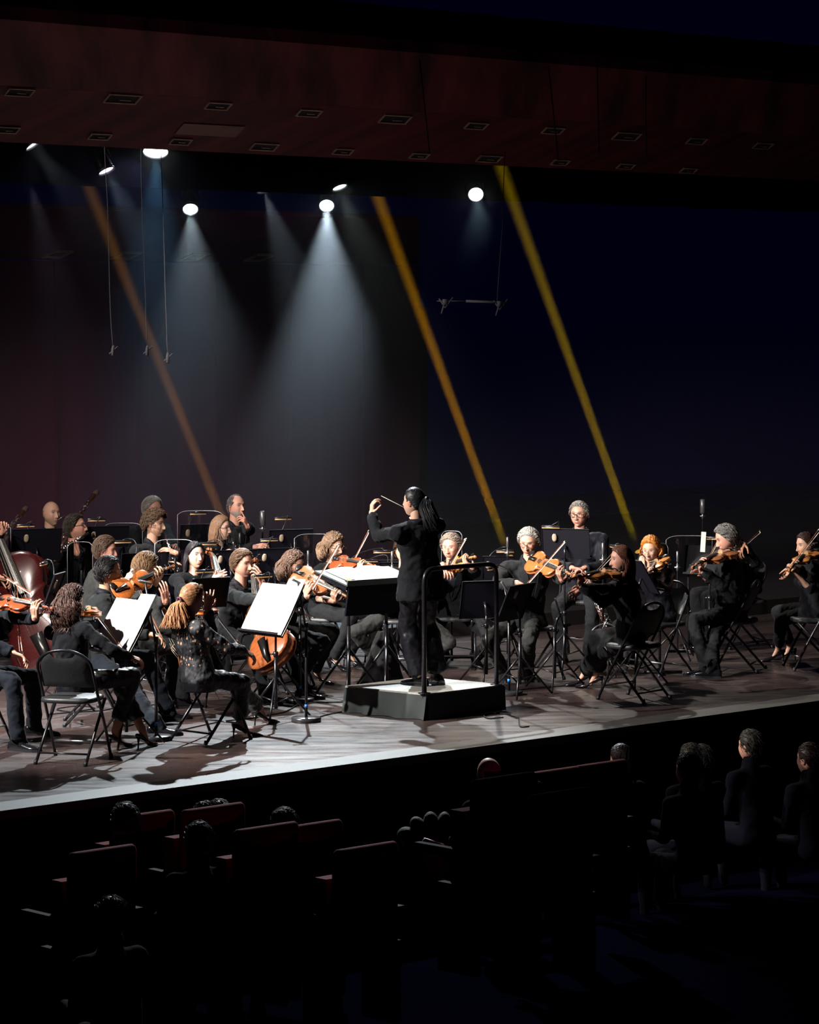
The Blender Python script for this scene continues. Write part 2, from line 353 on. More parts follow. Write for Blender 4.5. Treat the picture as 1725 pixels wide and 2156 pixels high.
# ------------------------------------------------------------------ people
rng = np.random.default_rng(5)
def sm(a, b, x): t = np.clip((x-a)/(b-a), 0, 1); return t*t*(3-2*t)
def gs(x, s): return np.exp(-(x/s)**2)
def sphere_dirs(n=72, m=54):
    vs = []; ws = []
    for i in range(1, m):
        th = PI*i/m
        for j in range(n):
            q = 2*PI*j/n; a = PI/2+q-.55*math.sin(q); t_ = th+.2*math.sin(2*th)
            vs.append((math.sin(t_)*math.cos(a), math.sin(t_)*math.sin(a), math.cos(t_))); ws.append(max(math.sin(t_), .02)*(1-.55*math.cos(q))*(1+.4*math.cos(2*th)))
    vs += [(0,0,1),(0,0,-1)]; ws += [.02,.02]; t = (m-1)*n
    f = [tuple(reversed(q)) for q in ringfaces(m-1, n, False)]
    for j in range(n): f.append((t, j, (j+1) % n)); f.append((t+1, (m-2)*n+(j+1) % n, (m-2)*n+j))
    return np.array(vs), f, np.array(ws)
DIRS, DFACES, DWEI = sphere_dirs(96, 72)
def head_base(d, fem=0.0):
    x, y, z = d[:,0], d[:,1], d[:,2]
    lo = np.clip(-z, 0, 1)
    wx = .0755*(1-.30*lo**1.3*(1-.1*fem)-.02*fem); wy = np.where(y > 0, .094-.004*lo, .100*(1-.42*lo**1.2))
    p = np.stack([x*wx, y*wy, z*np.where(z > 0, .112, .118)], 1)
    p[:,1] += .018*lo**1.5*np.where(y > 0, 1, .6)
    # flatten the face plane and fill the jaw line
    fr = np.clip(y, 0, 1)
    p[:,1] -= .010*fr**6*gs(z-.2, .7)
    p[:,0] += np.sign(x)*.006*gs(z+.45, .28)*np.abs(x)**.5*(1-.5*fem)
    return p
def head_full(d, fem=0.0, beard=0.0):
    p = head_base(d, fem); u, v = p[:,0].copy(), p[:,2].copy(); f = (d[:,1] > .15).astype(float)*sm(.15, .5, d[:,1])
    g = lambda c, s: gs(u-c, s)
    nose = np.where((v < .030), sm(.034, -.026, v)*sm(-.046, -.033, v), 0)
    y = 0*u
    y += .025*nose*gs(u, .0085+.005*sm(.0, -.03, v))
    y += .006*gs(v+.030, .008)*(g(.011,.006)+g(-.011,.006))
    y -= .0095*gs(v-.012, .013)*(g(.031,.017)+g(-.031,.017))
    y += .0045*gs(v-.012, .008)*(g(.031,.012)+g(-.031,.012))
    y += .0055*gs(v-.034, .008)*(g(.028,.022)+g(-.028,.022))*(1-.5*fem)
    y += .004*gs(v+.018, .02)*(g(.048,.016)+g(-.048,.016))
    y += .007*gs(v+.056, .007)*gs(u, .021)+.007*gs(v+.068, .006)*gs(u, .018)-.004*gs(v+.062, .0028)*gs(u, .024)
    y -= .004*gs(v+.080, .007)*gs(u, .02); y += .009*gs(v+.100, .014)*gs(u, .020)
    y -= .003*gs(v+.045, .02)*(g(.027,.006)+g(-.027,.006))
    p[:,1] += y*f
    return p
def head_cols(d, p, tone, brow, lip, beard, fem):
    u, v = p[:,0], p[:,2]; f = (d[:,1] > .1)
    c = np.tile(np.array(tone), (len(d), 1)).astype(float)
    def mixc(m, col):
        nonlocal c
        m = np.clip(m, 0, 1)[:,None]*f[:,None]; c = c*(1-m)+np.array(col)*m
    mixc(.35*gs(v+.02, .022)*(gs(np.abs(u)-.046, .018)), np.array(tone)*np.array((1.05,.70,.65)))
    if beard:
        m = beard[0]*(sm(-.030, -.052, v)*sm(.0, .35, d[:,1]+.35))*(1-.75*gs(v+.062, .010)*gs(u, .022))*(1-.6*gs(v+.045,.01)*gs(u,.003))
        m = np.clip(m, 0, 1)[:,None]; c = c*(1-m)+np.array(beard[1])*m
    mixc(.8*np.exp(-((v+.063)/.0095)**4)*np.exp(-(u/.023)**4), lip)
    mixc(.9*gs(v+.0625, .0022)*gs(u, .024), np.array(lip)*.35)
    for s in (-1, 1):
        arch = .036-.010*((np.abs(u)-.030)/.02)**2*.4
        mixc(1.0*np.exp(-((v-arch)/.0042)**4)*np.exp(-((u-s*.031)/.0165)**4), brow)
        mixc(.55*gs(v-.017, .008)*np.exp(-((u-s*.031)/.016)**4), np.array(tone)*.45)
        mixc(np.exp(-((v-.0115)/.0048)**4)*np.exp(-((u-s*.031)/.0125)**4), (.55,.52,.5))
        mixc(1.2*gs(v-.0115, .0052)*gs(u-s*.031, .0058), (.03,.02,.015))
        mixc(.9*gs(v-.0168, .0022)*np.exp(-((u-s*.031)/.014)**4), (.02,.012,.01))
        mixc(.5*gs(v+.037, .004)*gs(u-s*.009, .005), np.array(tone)*.25)
    return c
SKINS = dict(fair=(.56,.33,.24), pale=(.62,.40,.31), warm=(.50,.28,.18), asian=(.55,.33,.21), rosy=(.60,.31,.23))
M_skin = mat('skin', (1,1,1), .48, spec=.35, vcol=True)
M_hair = mat('hair', (1,1,1), .45, spec=.28, vcol=True)
def cloth(name, col, rough=.9, bumps=.4): return mat(name, col, rough, spec=.12, bump=(13, bumps, (1,1,.55)), sheen=.03)
CL = dict(suit=cloth('black_suit_wool', (.007,.008,.010)), slate=cloth('charcoal_suit_wool', (.017,.019,.021)), navy=cloth('navy_suit_wool', (.009,.012,.018)),
          top=cloth('black_jersey', (.005,.006,.008)), shirt=cloth('black_shirt_cotton', (.010,.011,.016), .6), grey=cloth('grey_suit_wool', (.030,.031,.031)),
          trou=cloth('black_trouser_wool', (.012,.013,.015)), satin=mat('black_satin', (.005,.005,.008), .45, spec=.3, bump=(14,.4,(1,1,.5))))
M_shoe = mat('patent_shoe_leather', (.008,.008,.010), .12, spec=.7)
M_glass_frame = mat('spectacle_frame', (.015,.012,.012), .3); M_wire = mat('spectacle_wire', (.5,.5,.5), .3, .9)
def ik(a, t, l1, l2, hint):
    a, t = Vector(a), Vector(t); d = t-a; L = d.length; mx = (l1+l2)*.995
    if L > mx: s = L/mx; l1 *= s; l2 *= s
    n = d.normalized(); x = max(-1, min(1, (l1*l1+L*L-l2*l2)/(2*l1*L)))
    h = Vector(hint); h = h-n*h.dot(n); h = h.normalized() if h.length > 1e-4 else perp(n)
    return a+n*(l1*x)+h*(l1*math.sqrt(1-x*x))
def hand(mb, wr, d, n, side, curl=.6, spread=.12, sc=1.0, col=(1,1,1), thumb=.5):
    """wr wrist, d fingers' direction, n out of the palm, side +1 right hand"""
    d = Vector(d).normalized(); n = perp(d, n); t = d.cross(n)*side      # thumb side
    P = lambda a, b, c: wr + d*a*sc + t*b*sc + n*c*sc
    for k in range(4):                                                     # palm as four metacarpals side by side
        b = (.030, .010, -.010, -.029)[k]
        capsule(mb, P(.005, b*.62, 0), P((.088,.092,.087,.078)[k], b, 0), .0145*sc, .0115*sc, 10, col, 1.0)
    capsule(mb, P(.02, 0, .004), P(.07, 0, .004), .020*sc, .018*sc, 10, col)
    L = ((.042,.025,.020), (.047,.029,.021), (.043,.027,.020), (.034,.020,.018))
    for k in range(4):
        p = P((.088,.092,.087,.078)[k], (.031,.0105,-.0105,-.0305)[k], 0); ang = 0
        cu = curl[k] if isinstance(curl, (list, tuple)) else curl
        out = spread*(1.5-k)
        for j in range(3):
            ang += cu*(.75, 1.05, .7)[j]
            v = (d*math.cos(ang)+n*math.sin(ang)+t*out*(1 if j < 3 else 0)*math.cos(ang)).normalized(); q = p+v*L[k][j]*sc
            capsule(mb, p, q, (.0092,.0084,.0076)[j]*sc, (.0086,.0078,.0066)[j]*sc, 8, col); p = q
    p = P(.022, .026, .006); v = (d*.55+t*.75+n*(.15+thumb*.5)).normalized()
    q = p+v*.042*sc; capsule(mb, p, q, .0135*sc, .0105*sc, 8, col)
    v = (d*.85+t*.25+n*(.2+thumb)).normalized(); r = q+v*.032*sc; capsule(mb, q, r, .0102*sc, .009*sc, 8, col)
    v = (d*.9+t*.05+n*(.2+thumb*1.2)).normalized(); capsule(mb, r, r+v*.025*sc, .009*sc, .0072*sc, 8, col)
_tex = bpy.data.textures.new('cloth_folds', 'CLOUDS'); _tex.noise_scale = .085; _tex.noise_depth = 3
def bake(mb, name, vox, smooth=4, folds=0, origin=(0,0,0)):
    me = mb.mesh(name, origin); o = bpy.data.objects.new(name, me); C.objects.link(o)
    r = o.modifiers.new('r', 'REMESH'); r.mode = 'VOXEL'; r.voxel_size = vox; r.use_smooth_shade = True
    s = o.modifiers.new('s', 'SMOOTH'); s.factor = .5; s.iterations = smooth
    if folds:
        dm = o.modifiers.new('d', 'DISPLACE'); dm.texture = _tex; dm.texture_coords = 'LOCAL'; dm.strength = folds; dm.mid_level = .5
    dg = bpy.context.evaluated_depsgraph_get(); ev = o.evaluated_get(dg)
    m2 = bpy.data.meshes.new_from_object(ev); bpy.data.objects.remove(o); bpy.data.meshes.remove(me)
    m2.name = name; m2.materials.clear()
    m2.polygons.foreach_set('use_smooth', [True]*len(m2.polygons)); return m2
def arrays(me):
    v = np.zeros(len(me.vertices)*3); me.vertices.foreach_get('co', v); f = [tuple(p.vertices) for p in me.polygons]; return v.reshape(-1, 3), f
class Head:
    def __init__(s, c, yaw, pitch=0, roll=0, fem=0, scale=1.0):
        f = V(math.cos(yaw)*math.cos(pitch), math.sin(yaw)*math.cos(pitch), -math.sin(pitch))
        r = f.cross(V(0,0,1)).normalized(); u = r.cross(f)
        r2 = r*math.cos(roll)+u*math.sin(roll); u2 = u*math.cos(roll)-r*math.sin(roll)
        s.R = np.array([r2, f, u2]).T; s.c = np.array(c); s.f, s.r, s.u = f, r2, u2; s.fem = fem; s.k = scale
    def w(s, p): return (np.asarray(p)*s.k) @ s.R.T + s.c
    def wv(s, *p): return Vector(s.w(np.array([p]))[0])
def scalp_mask(d, style):
    x, y, z = d[:,0], d[:,1], d[:,2]
    if style in ('bald',): return sm(.42, .2, z)*sm(.30,-.1, y)*sm(-.62, -.45, z)
    zl = np.where(y > 0, -.05+.74*sm(.10, .72, y), -.05-.52*sm(0, .75, -y))
    m = sm(0, .14, z-zl)
    if style == 'receding': m = m*(1-.9*sm(.1,.35,y)*sm(.35,.62,z)*(1-0*x)); m = m*(1-.5*sm(.75,.95,z))
    return m
def hair(head, style, col, parent, org, length=.30, seed=0, thick=1.0, body=None, gather=None, n=None):
    """body: function(p) -> pushes a point out of neck and shoulders"""
    R = np.random.default_rng(seed+11); mb = MB(); col = np.array(col)
    d = DIRS; base = head_base(d, head.fem); m = scalp_mask(d, style)
    nrm = base/np.linalg.norm(base, axis=1)[:,None]
    t0 = dict(short=.013, crop=.007, receding=.006, bald=.0012, curly=.026, afro=.034, long=.017, longcurly=.024, bob=.022, pony=.012, bun=.012).get(style, .013)*thick
    nz = np.array([noise.noise(Vector(q*9)+Vector((seed,0,0))) for q in d])
    bm_ = .6 if style in ('curly', 'longcurly', 'afro') else .25
    top = .35+.65*sm(-.2, .7, d[:,2])
    th = -.016+(.016+t0*top*(1+bm_*nz))*m
    p = base+nrm*th[:,None]
    keep = m > .02; idx = -np.ones(len(p), int)
    fs = [q for q in DFACES if any(keep[list(q)])]
    used = sorted({i for q in fs for i in q}); idx[used] = range(len(used))
    cc = np.clip(.62+.5*nz[used], .3, 1.2)[:,None]*col
    mb.add(head.w(p[used]), [tuple(idx[list(q)]) for q in fs], cc)
    cand = np.where(m > .35)[0]
    if style == 'bald': cand = np.array([], int)
    N = n or dict(short=1100, crop=300, receding=350, curly=1000, afro=520, long=900, longcurly=1300, bob=1000, pony=800, bun=260).get(style, 200)
    crown = np.array([0, -.35, .94])
    V_, Fc, Cc = [], [], []
    if len(cand):
        if style in ('long','longcurly','bob'): cand = cand[(d[cand,1] < .45) | (d[cand,2] > .72)]
        pick = R.choice(cand, N, p=DWEI[cand]/DWEI[cand].sum())
        for i in pick:
            di = d[i]; p0 = base[i]+nrm[i]*.004; c_ = col*R.uniform(.72, 1.28)
            tang = di-crown*di.dot(crown) if hasattr(di, 'dot') else di
            tang = np.array([.30+di[0]*.5+R.normal(0,.28), -.55-.3*max(0, di[1])+R.normal(0,.2), -.15-1.1*max(0, .55-di[2])]) if style in ('short','crop','receding') else di*1.0-crown*float(np.dot(di, crown)); tn = np.linalg.norm(tang); tang = tang/tn if tn > 1e-3 else np.array([0,1,0])
            tang = tang-nrm[i]*np.dot(tang, nrm[i]); tang /= max(np.linalg.norm(tang), 1e-3)
            if style in ('short', 'crop', 'receding', 'curly', 'afro'):
                L = dict(short=.050, crop=.016, receding=.016, curly=.045, afro=.05)[style]*R.uniform(.6, 1.2)*thick
                side = np.cross(nrm[i], tang); ph = R.uniform(0, 6.28); pts = []
                K = 8 if style in ('curly', 'afro') else 5
                for j in range(K):
                    s_ = j/(K-1)
                    if style in ('curly', 'afro'):
                        a_ = ph+s_*9; rr = .010*min(1, s_*2.5)
                        q = p0+nrm[i]*(t0*.8+L*.35*s_)+tang*(L*.25*s_)+side*math.cos(a_)*rr+tang*math.sin(a_)*rr
                    else:
                        lift = t0*(.75+.5*math.sin(s_*2.3))*R.uniform(.85,1.25)
                        q = p0+tang*L*s_+nrm[i]*lift+side*math.sin(ph)*.006*s_*s_-nrm[i]*L*L*s_*s_*5
                    pts.append(q)
                W_ = head.w(np.array(pts)); rad = [.0016, .0021]+[.0018]*(K-3)+[.0006] if style not in ('curly','afro') else [.0019]*(K-1)+[.0006]
                tube(mb, W_, rad, 4, c_, caps=False)
            else:
                # long styles: run over the skull, then fall (or gather at the tie)
                pts = []; K = 16
                LL = length*R.uniform(.78, 1.08); wv_ = R.uniform(0, 6.28); fr = R.uniform(10, 14)
                dd = di.copy(); w0 = head.w(np.array([p0]))[0]
                if style in ('pony', 'bun') and gather is not None:
                    g = np.array(gather); gl = g.copy()
                    for j in range(7):
                        s_ = j/6; q = (di*(1-s_)+gl/np.linalg.norm(gl)*s_); q /= np.linalg.norm(q)
                        b_ = head_base(q[None], head.fem)[0]; q2 = b_*(1+.10*(1-s_*.3)); 
                        if s_ > .8: q2 = q2*(1-(s_-.8)*5)+gl*(s_-.8)*5
                        pts.append(head.w(q2[None])[0])
                    tube(mb, pts, [.0015]+[.0024]*5+[.002], 4, c_, caps=False); continue
                # local fall: move down until below the widest ring, then drop in world z
                side = 1 if di[0] > 0 else -1
                q = di.copy()
                out = []
                front = di[1] > .0
                for j in range(6):
                    b_ = head_base(q[None], head.fem)[0]; out.append(head.w((b_*(1+(.12+t0*3)*1.0))[None])[0])
                    nx = q+np.array([side*(.34 if q[1] > .05 else .20) if abs(q[0]) < .8 else 0, -.34 if q[1] > .0 else (-.16 if q[1] > -.2 else -.02), -.26 if q[1] > .1 else -.34]); q = nx/np.linalg.norm(nx)
                    if q[2] < -.15: break
                pts = out[:]; cur = np.array(out[-1]); steps = 12; rem = max(LL, .04)
                hz_ = cur-head.c; hz_[2] = 0; rad_ = max(np.linalg.norm(hz_), .02); hd = hz_/rad_
                for j in range(1, steps+1):
                    s_ = j/steps; q = cur+np.array([0,0,-rem*s_])
                    q = q+hd*(.010*math.sin(s_*3))
                    if style == 'longcurly':
                        a_ = wv_+s_*fr*length*3.2; q = q+np.array([math.cos(a_), math.sin(a_), .4*math.sin(a_*1.3)])*.016*min(1, s_*2+.3)
                        q = q+hd*.03*math.sin(s_*2.6)
                    else:
                        q = q+np.array([math.cos(wv_), math.sin(wv_), 0])*.007*math.sin(s_*6+wv_)
                    if style == 'bob': q = q-hd*.022*s_**2+hd*.012
                    if body: q = np.array(body(Vector(q)))
                    pts.append(q)
                if style == 'longcurly':
                    pre = []
                    for j, q in enumerate(out):
                        a_ = wv_+j*1.5; pre.append(q+np.array([math.cos(a_), math.sin(a_), math.sin(a_*1.7)])*.010)
                    pts[:len(out)] = pre
                k = len(pts); rad = [.0018]+[.0028]*(k-4)+[.0025, .0018, .0007]
                tube(mb, pts, rad[:k], 5, c_, caps=False)
    return obj('hair', mb, M_hair, parent, origin=org, vcol=True)
def ponytail(mb, pts, w, col, n=70, seed=3, curl=.006, spread=1.0):
    R = np.random.default_rng(seed); P = cat(pts, 6)
    for i in range(n):
        a = R.uniform(0, 6.28); r = math.sqrt(R.uniform(0, 1)); ph = R.uniform(0, 6.28); c_ = np.array(col)*R.uniform(.68, 1.32); en = R.uniform(.75, 1.0)
        k = max(4, int(len(P)*en)); out = []
        for j in range(k):
            s = j/(len(P)-1); ww = w*(.35+1.0*math.sin(min(1, s*1.4)*1.6))*r*(1+.25*s*spread)
            q = P[j]+V(math.cos(a)*ww, math.sin(a)*ww, 0)+V(math.cos(ph+s*7), math.sin(ph+s*7), 0)*curl*s
            out.append(q)
        tube(mb, out, [.0025]+[.0026]*(k-3)+[.002, .0007], 4, c_, caps=False)
TPTS_M = ((-.10,.150,.120),(0,.172,.128),(.22,.160,.118),(.45,.163,.120),(.68,.185,.125),(.84,.190,.112),(.94,.135,.090),(1.0,.075,.066))
TPTS_F = ((-.10,.160,.120),(0,.178,.125),(.22,.148,.108),(.40,.135,.102),(.62,.155,.118),(.80,.160,.105),(.92,.115,.080),(1.0,.060,.055))
def ring_at(c, r, f, w, d, n=20): return [c+r*(math.cos(2*PI*j/n)*w)+f*(math.sin(2*PI*j/n)*d) for j in range(n)]
PEOPLE = {}
def person(key, label, head, s, face, look=None, pitch=.1, roll=0, fem=0, tone='fair', hairst='short', haircol=(.03,.02,.015), hlen=.3, hthick=1.0,
           top='suit', bottom='trou', lean=.10, sway=0.0, riser=None, stand=False, lh=None, rh=None, lelb=None, relb=None, lfoot=None, rfoot=None,
           lknee=None, rknee=None, glasses=None, beard=None, brow=None, lip=None, shoe='oxford', sleeve=1.0, lhd=None, rhd=None, lcurl=.6, rcurl=.7,
           lapel=True, gather=None, legs=True, trw=1.0, torso_h=None, seat_h=.50, extra=None, hscale=1.0, group=None, feet_out=.12, hem=None, jhem=None, bulk=1.0, haircount=None, basez=None):
    tone_ = np.array(SKINS[tone]); D = F/s; Hc = W(head[0], head[1], D)
    fw = V(math.cos(face), math.sin(face), 0); rt = V(fw.y, -fw.x, 0); up = V(0,0,1)      # rt = the person's right
    bz = floor_z(Hc-fw*lean) if riser is None else riser
    if basez is not None: bz = basez
    sc = 1.0-.06*fem
    hd = Head(Hc, look if look is not None else face, pitch, roll, fem, (1.0-.04*fem)*hscale)
    neck = Hc-up*.125*sc-hd.f*.012+V(0,0,0)
    nb = Vector(neck)-up*.055-fw*.015
    pz = bz+(.94*sc if stand else seat_h+.02)
    pel = Vector((nb.x, nb.y, pz))-fw*lean+rt*sway
    spine = (nb-pel); L = spine.length; su = spine.normalized(); f2 = perp(su, fw); r2 = f2.cross(su); r2 = r2 if r2.dot(rt) > 0 else -r2
    TP = TPTS_F if fem else TPTS_M
    shw = (.175 if fem else .200)*bulk; shz = .895
    org = pel.copy(); org.z = bz
    r = root('person', org, label, 'person', group)
    Rsh = pel+su*L*shz+r2*shw-f2*.005; Lsh = pel+su*L*shz-r2*shw-f2*.005
    l1, l2 = (.285*sc, .250*sc)
    def hint(x, dflt): return Vector(x) if x is not None else dflt
    out = {}
    out.update(pel=pel, neck=nb, f=fw, r=rt, head=hd, D=D, Rsh=Rsh, Lsh=Lsh, Hc=Hc, su=su, L=L)
    rw = rh if rh is not None else pel+fw*.38+rt*.10+up*.12; lw = lh if lh is not None else pel+fw*.38-rt*.10+up*.12
    rw, lw = Vector(rw), Vector(lw)
    re = ik(Rsh, rw, l1, l2, hint(relb, -up*.8+rt*.5-fw*.2)); le = ik(Lsh, lw, l1, l2, hint(lelb, -up*.8-rt*.5-fw*.2))
    # wrist may be pulled to what the arm reaches
    skin = MB(); hands = MB(); garment = MB(); trous = MB()
    # neck and body core
    capsule(skin, nb-up*.03, Hc-up*.07-hd.f*.022, .056*(1-.12*fem), .050*(1-.12*fem), 16)
    rings = []
    for h, w_, d_ in TP[1:]: rings += ring_at(pel+su*L*h, r2, f2, w_*.82*bulk, d_*.80*bulk)
    skin.add(rings, ringfaces(len(TP)-1, 20))
    for S_, El, Wr in ((Rsh, re, rw), (Lsh, le, lw)):
        capsule(skin, S_, El, .040*sc, .037*sc); capsule(skin, El, Wr, .038*sc, .027*sc)
    hipR, hipL = pel+rt*.095, pel-rt*.095
    if stand: th_l, sh_l = .46*sc, .44*sc
    else: th_l, sh_l = .44, .43
    feet = {}
    if legs:
        for nm, hip, ft, kn, sd in (('r', hipR, rfoot, rknee, 1), ('l', hipL, lfoot, lknee, -1)):
            if ft is None: ft = Vector((pel.x, pel.y, bz))+(fw*(.05 if stand else .40))+rt*sd*feet_out
            ft = Vector(ft); hh = .085 if shoe == 'oxford' else (.13 if shoe == 'heel' else .09)
            ank = Vector((ft.x, ft.y, bz+hh)); ank = ank - fw*.0
            kh = Vector(kn) if kn is not None else (fw*1+up*.9+rt*sd*.25 if not stand else fw+rt*sd*.1)
            K = ik(hip, ank, th_l, sh_l, kh)
            feet[nm] = (hip, K, ank)
            capsule(skin, hip, K, .070, .050); capsule(skin, K, ank, .048, .033)
            fd = fw
            capsule(skin, ank-up*.01, ank+fd*.05-up*(hh-.04), *((.020,.014) if shoe == 'oxford' else (.028,.020)))
    sm_ = bake(skin, 'person', .011, 3, origin=org); v1, f1 = arrays(sm_); bpy.data.meshes.remove(sm_)
    for Wr, El, d_, sd, cu, key_ in ((rw, re, rhd, 1, rcurl, 'r'), (lw, le, lhd, -1, lcurl, 'l')):
        fa = (Wr-El).normalized()
        if d_ is None: dv, nv = fa, -up*.6-rt*sd*.5
        else: dv, nv = Vector(d_[0]), Vector(d_[1])
        capsule(hands, Wr-fa*.06, Wr+dv.normalized()*.012, .029*sc, .025*sc, 12); hand(hands, Wr, dv, nv, sd, cu, sc=.97*sc if not fem else .90)
    hm = bake(hands, 'hands', .0036, 3, origin=org); v2, f2_ = arrays(hm); bpy.data.meshes.remove(hm)
    hp = head_full(DIRS, fem); hc = head_cols(DIRS, hp, tone_, brow if brow is not None else np.array(haircol)*.7, lip if lip is not None else tone_*np.array((.85,.45,.42)), beard, fem)
    B = MB(); B.add(v1, f1, tone_*.95); B.add(v2, f2_, tone_*np.array((1.02,.92,.9))); B.add(hd.w(hp)-np.array(org), DFACES, hc)
    for sd in (-1, 1):                                    # ears
        M = Matrix.Rotation(-.25*sd, 3, 'Z') @ Matrix.Rotation(-.15, 3, 'X')
        e = MB(); ell(e, (0,0,0), (.0085,.019,.031), M, 14, 10); ev = e.v[0]+np.array((sd*.0745, -.010, -.004)); B.add(hd.w(ev)-np.array(org), e.f, tone_*np.array((1.0,.75,.7)))
        e = MB(); ell(e, (0,0,0), (.006,.010,.018), M, 12, 8); ev = e.v[0]+np.array((sd*.0775, -.006, -.002)); B.add(hd.w(ev)-np.array(org), e.f, tone_*np.array((.7,.42,.38)))
    obj('body', B, M_skin, r, vcol=True)
    # upper garment
    t_ = .012
    ex = .016 if top not in ('top', 'satin', 'lace') else .008
    rings = []
    for h, w_, d_ in TP: rings += ring_at(pel+su*L*h, r2, f2, (w_+ex)*bulk*.96, (d_+ex)*bulk*.96)
    garment.add(rings, ringfaces(len(TP), 20))
    capsule(garment, pel+su*L*.90, Rsh, .072*bulk, .062*bulk+ex*.5, 14); capsule(garment, pel+su*L*.90, Lsh, .072*bulk, .062*bulk+ex*.5, 14)
    if not fem: capsule(garment, pel+su*L*.66+f2*.05+r2*.07, pel+su*L*.66+f2*.05-r2*.07, .085*bulk, .085*bulk, 14)
    else:
        for q in (1,-1): ell(garment, pel+su*L*.66+f2*.075+r2*.065*q, (.062,.062,.062))
    for S_, El, Wr, sd in ((Rsh, re, rw, 1), (Lsh, le, lw, -1)):
        a_ = .056*sc+ex*.6; b_ = .046*sc+ex*.5; sl = sleeve if isinstance(sleeve, (int, float)) else sleeve[0 if sd > 0 else 1]
        if sl >= .5: capsule(garment, S_, El, a_, b_, 14); e2 = El+(Wr-El)*min((sl-.5)*2, .97); tube(garment, [El, El+(e2-El)*.5, e2], [b_, b_*.95, .036*sc+ex*.6], 14)
        else: e2 = S_+(El-S_)*sl*2; tube(garment, [S_, e2], [a_, b_], 14)
    jh = jhem if jhem is not None else (top in ('suit', 'slate', 'navy', 'grey') and not stand)
    if stand:
        rings = []
        jl = jhem if isinstance(jhem, float) else .16
        for h, w_, d_ in ((-jl, .185, .150), (-jl*.5, .182, .145), (.05, .172, .130)): rings += ring_at(pel+up*h, rt, fw, w_*bulk, d_*bulk)
        garment.add(rings, ringfaces(3, 20))
    elif jh:                                              # jacket skirt spread on the seat
        rings = []
        for h, w_, d_ in ((-.075, .205, .16), (-.04, .205, .17), (.06, .185, .14)): rings += ring_at(pel+up*h+fw*(.01), rt, fw, w_*bulk, d_*bulk)
        garment.add(rings, ringfaces(3, 20))
    gm = bake(garment, 'jacket', .010, 5, .034, org)
    jname = dict(top='blouse', satin='blouse', lace='blouse').get(top, 'jacket')
    obj(jname, gm, CL.get(top, CL['top']), r)
    # collar
    cb = MB(); n = 20; vs = []
    for j in range(n):
        a = 2*PI*j/n; op = max(0, math.sin(a)); rr = .061*(1-.1*fem)
        for (dr, dz) in ((0, .046-.055*op**2), (.007, .050-.055*op**2), (.020, .012-.03*op**2), (.010, -.004-.03*op**2)):
            vs.append(nb+r2*(math.cos(a)*(rr+dr))+f2*(math.sin(a)*(rr+dr)*.98-.004)+su*dz)
    fs = []
    for j in range(n):
        for q in range(4): a = j*4+q; b = j*4+(q+1) % 4; c = ((j+1) % n)*4; fs.append((a, b, c+(q+1) % 4, c+q))
    if jname == 'jacket': cb.add(vs, fs); obj('collar', cb, CL['shirt'] if top != 'top' else CL['top'], r, origin=org)
    def chest(a, h, off=.0):
        i = max(0, min(len(TP)-2, sum(1 for q in TP if q[0] <= h)-1)); h0, w0, d0 = TP[i]; h1, w1, d1 = TP[i+1]; t = (h-h0)/(h1-h0)
        w_ = (w0+(w1-w0)*t+ex)*bulk*.96; d_ = (d0+(d1-d0)*t+ex)*bulk*.96
        if .5 < h < .85: d_ = max(d_, .05+.085*bulk*math.sqrt(max(0, 1-((h-.66)*L/.085)**2)) if abs((h-.66)*L) < .085 else d_)
        return pel+su*L*h+r2*a+f2*(d_*math.sqrt(max(0.02, 1-(a/w_)**2))+off)
    out['chest'] = chest
    if jname == 'jacket' and lapel:
        for sd in (-1, 1):
            lb = MB(); vs = []; hs = [.95,.88,.80,.70,.60,.50,.40,.32]
            for k_, h in enumerate(hs):
                t = k_/(len(hs)-1); inn = .058*(1-t)+.004; wd = .052*math.sin(min(1, (1-t)*1.25+.12)*1.5)*(1 if k_ < 7 else .2)
                for a_, of in ((inn, .014), (inn+wd, .012), (inn+wd, .005), (inn, .004)): vs.append(chest(sd*a_, h, of))
            lb.add(vs, ringfaces(len(hs), 4)); obj('lapel', lb, CL.get(top), r, origin=org, smooth=False)
        vb = MB(); vs = []; hs = [.97,.9,.8,.7,.6,.5,.42]
        for k_, h in enumerate(hs):
            t = k_/(len(hs)-1); inn = .060*(1-t)+.003
            for a_ in (-1,-.5,0,.5,1): vs.append(chest(a_*inn, h, .008))
        fs = [(i*5+j, i*5+j+1, i*5+j+6, i*5+j+5) for i in range(len(hs)-1) for j in range(4)]
        vb.add(vs, fs); obj('shirt_front', vb, CL['shirt'], r, origin=org)
    # trousers and shoes
    if legs:
        rings = []
        for h, w_, d_ in ((-.10,.150,.12),(0,.168,.125),(.06,.130,.095)): rings += ring_at(pel+up*h, rt, fw, w_*bulk, d_*bulk)
        trous.add(rings, ringfaces(3, 20))
        for nm in 'rl':
            hip, K, ank = feet[nm]; tw = trw
            if shoe == 'oxford': capsule(trous, ank+up*.04, ank+fw*.035-up*.035, .047, .040, 12)
            capsule(trous, hip, K, .086*sc, .066*sc*max(1, tw*.8), 14)
            hm_ = hem if hem is not None else 1.02
            e2 = K+(ank-K)*hm_
            tube(trous, [K, K+(e2-K)*.3, K+(e2-K)*.7, e2], [.066*sc*max(1,tw*.8), .064*sc*tw, .060*sc*tw, .060*sc*tw*1.05], 14)
        tm = bake(trous, 'trousers', .010, 5, .032, org); obj('trousers', tm, CL.get(bottom), r)
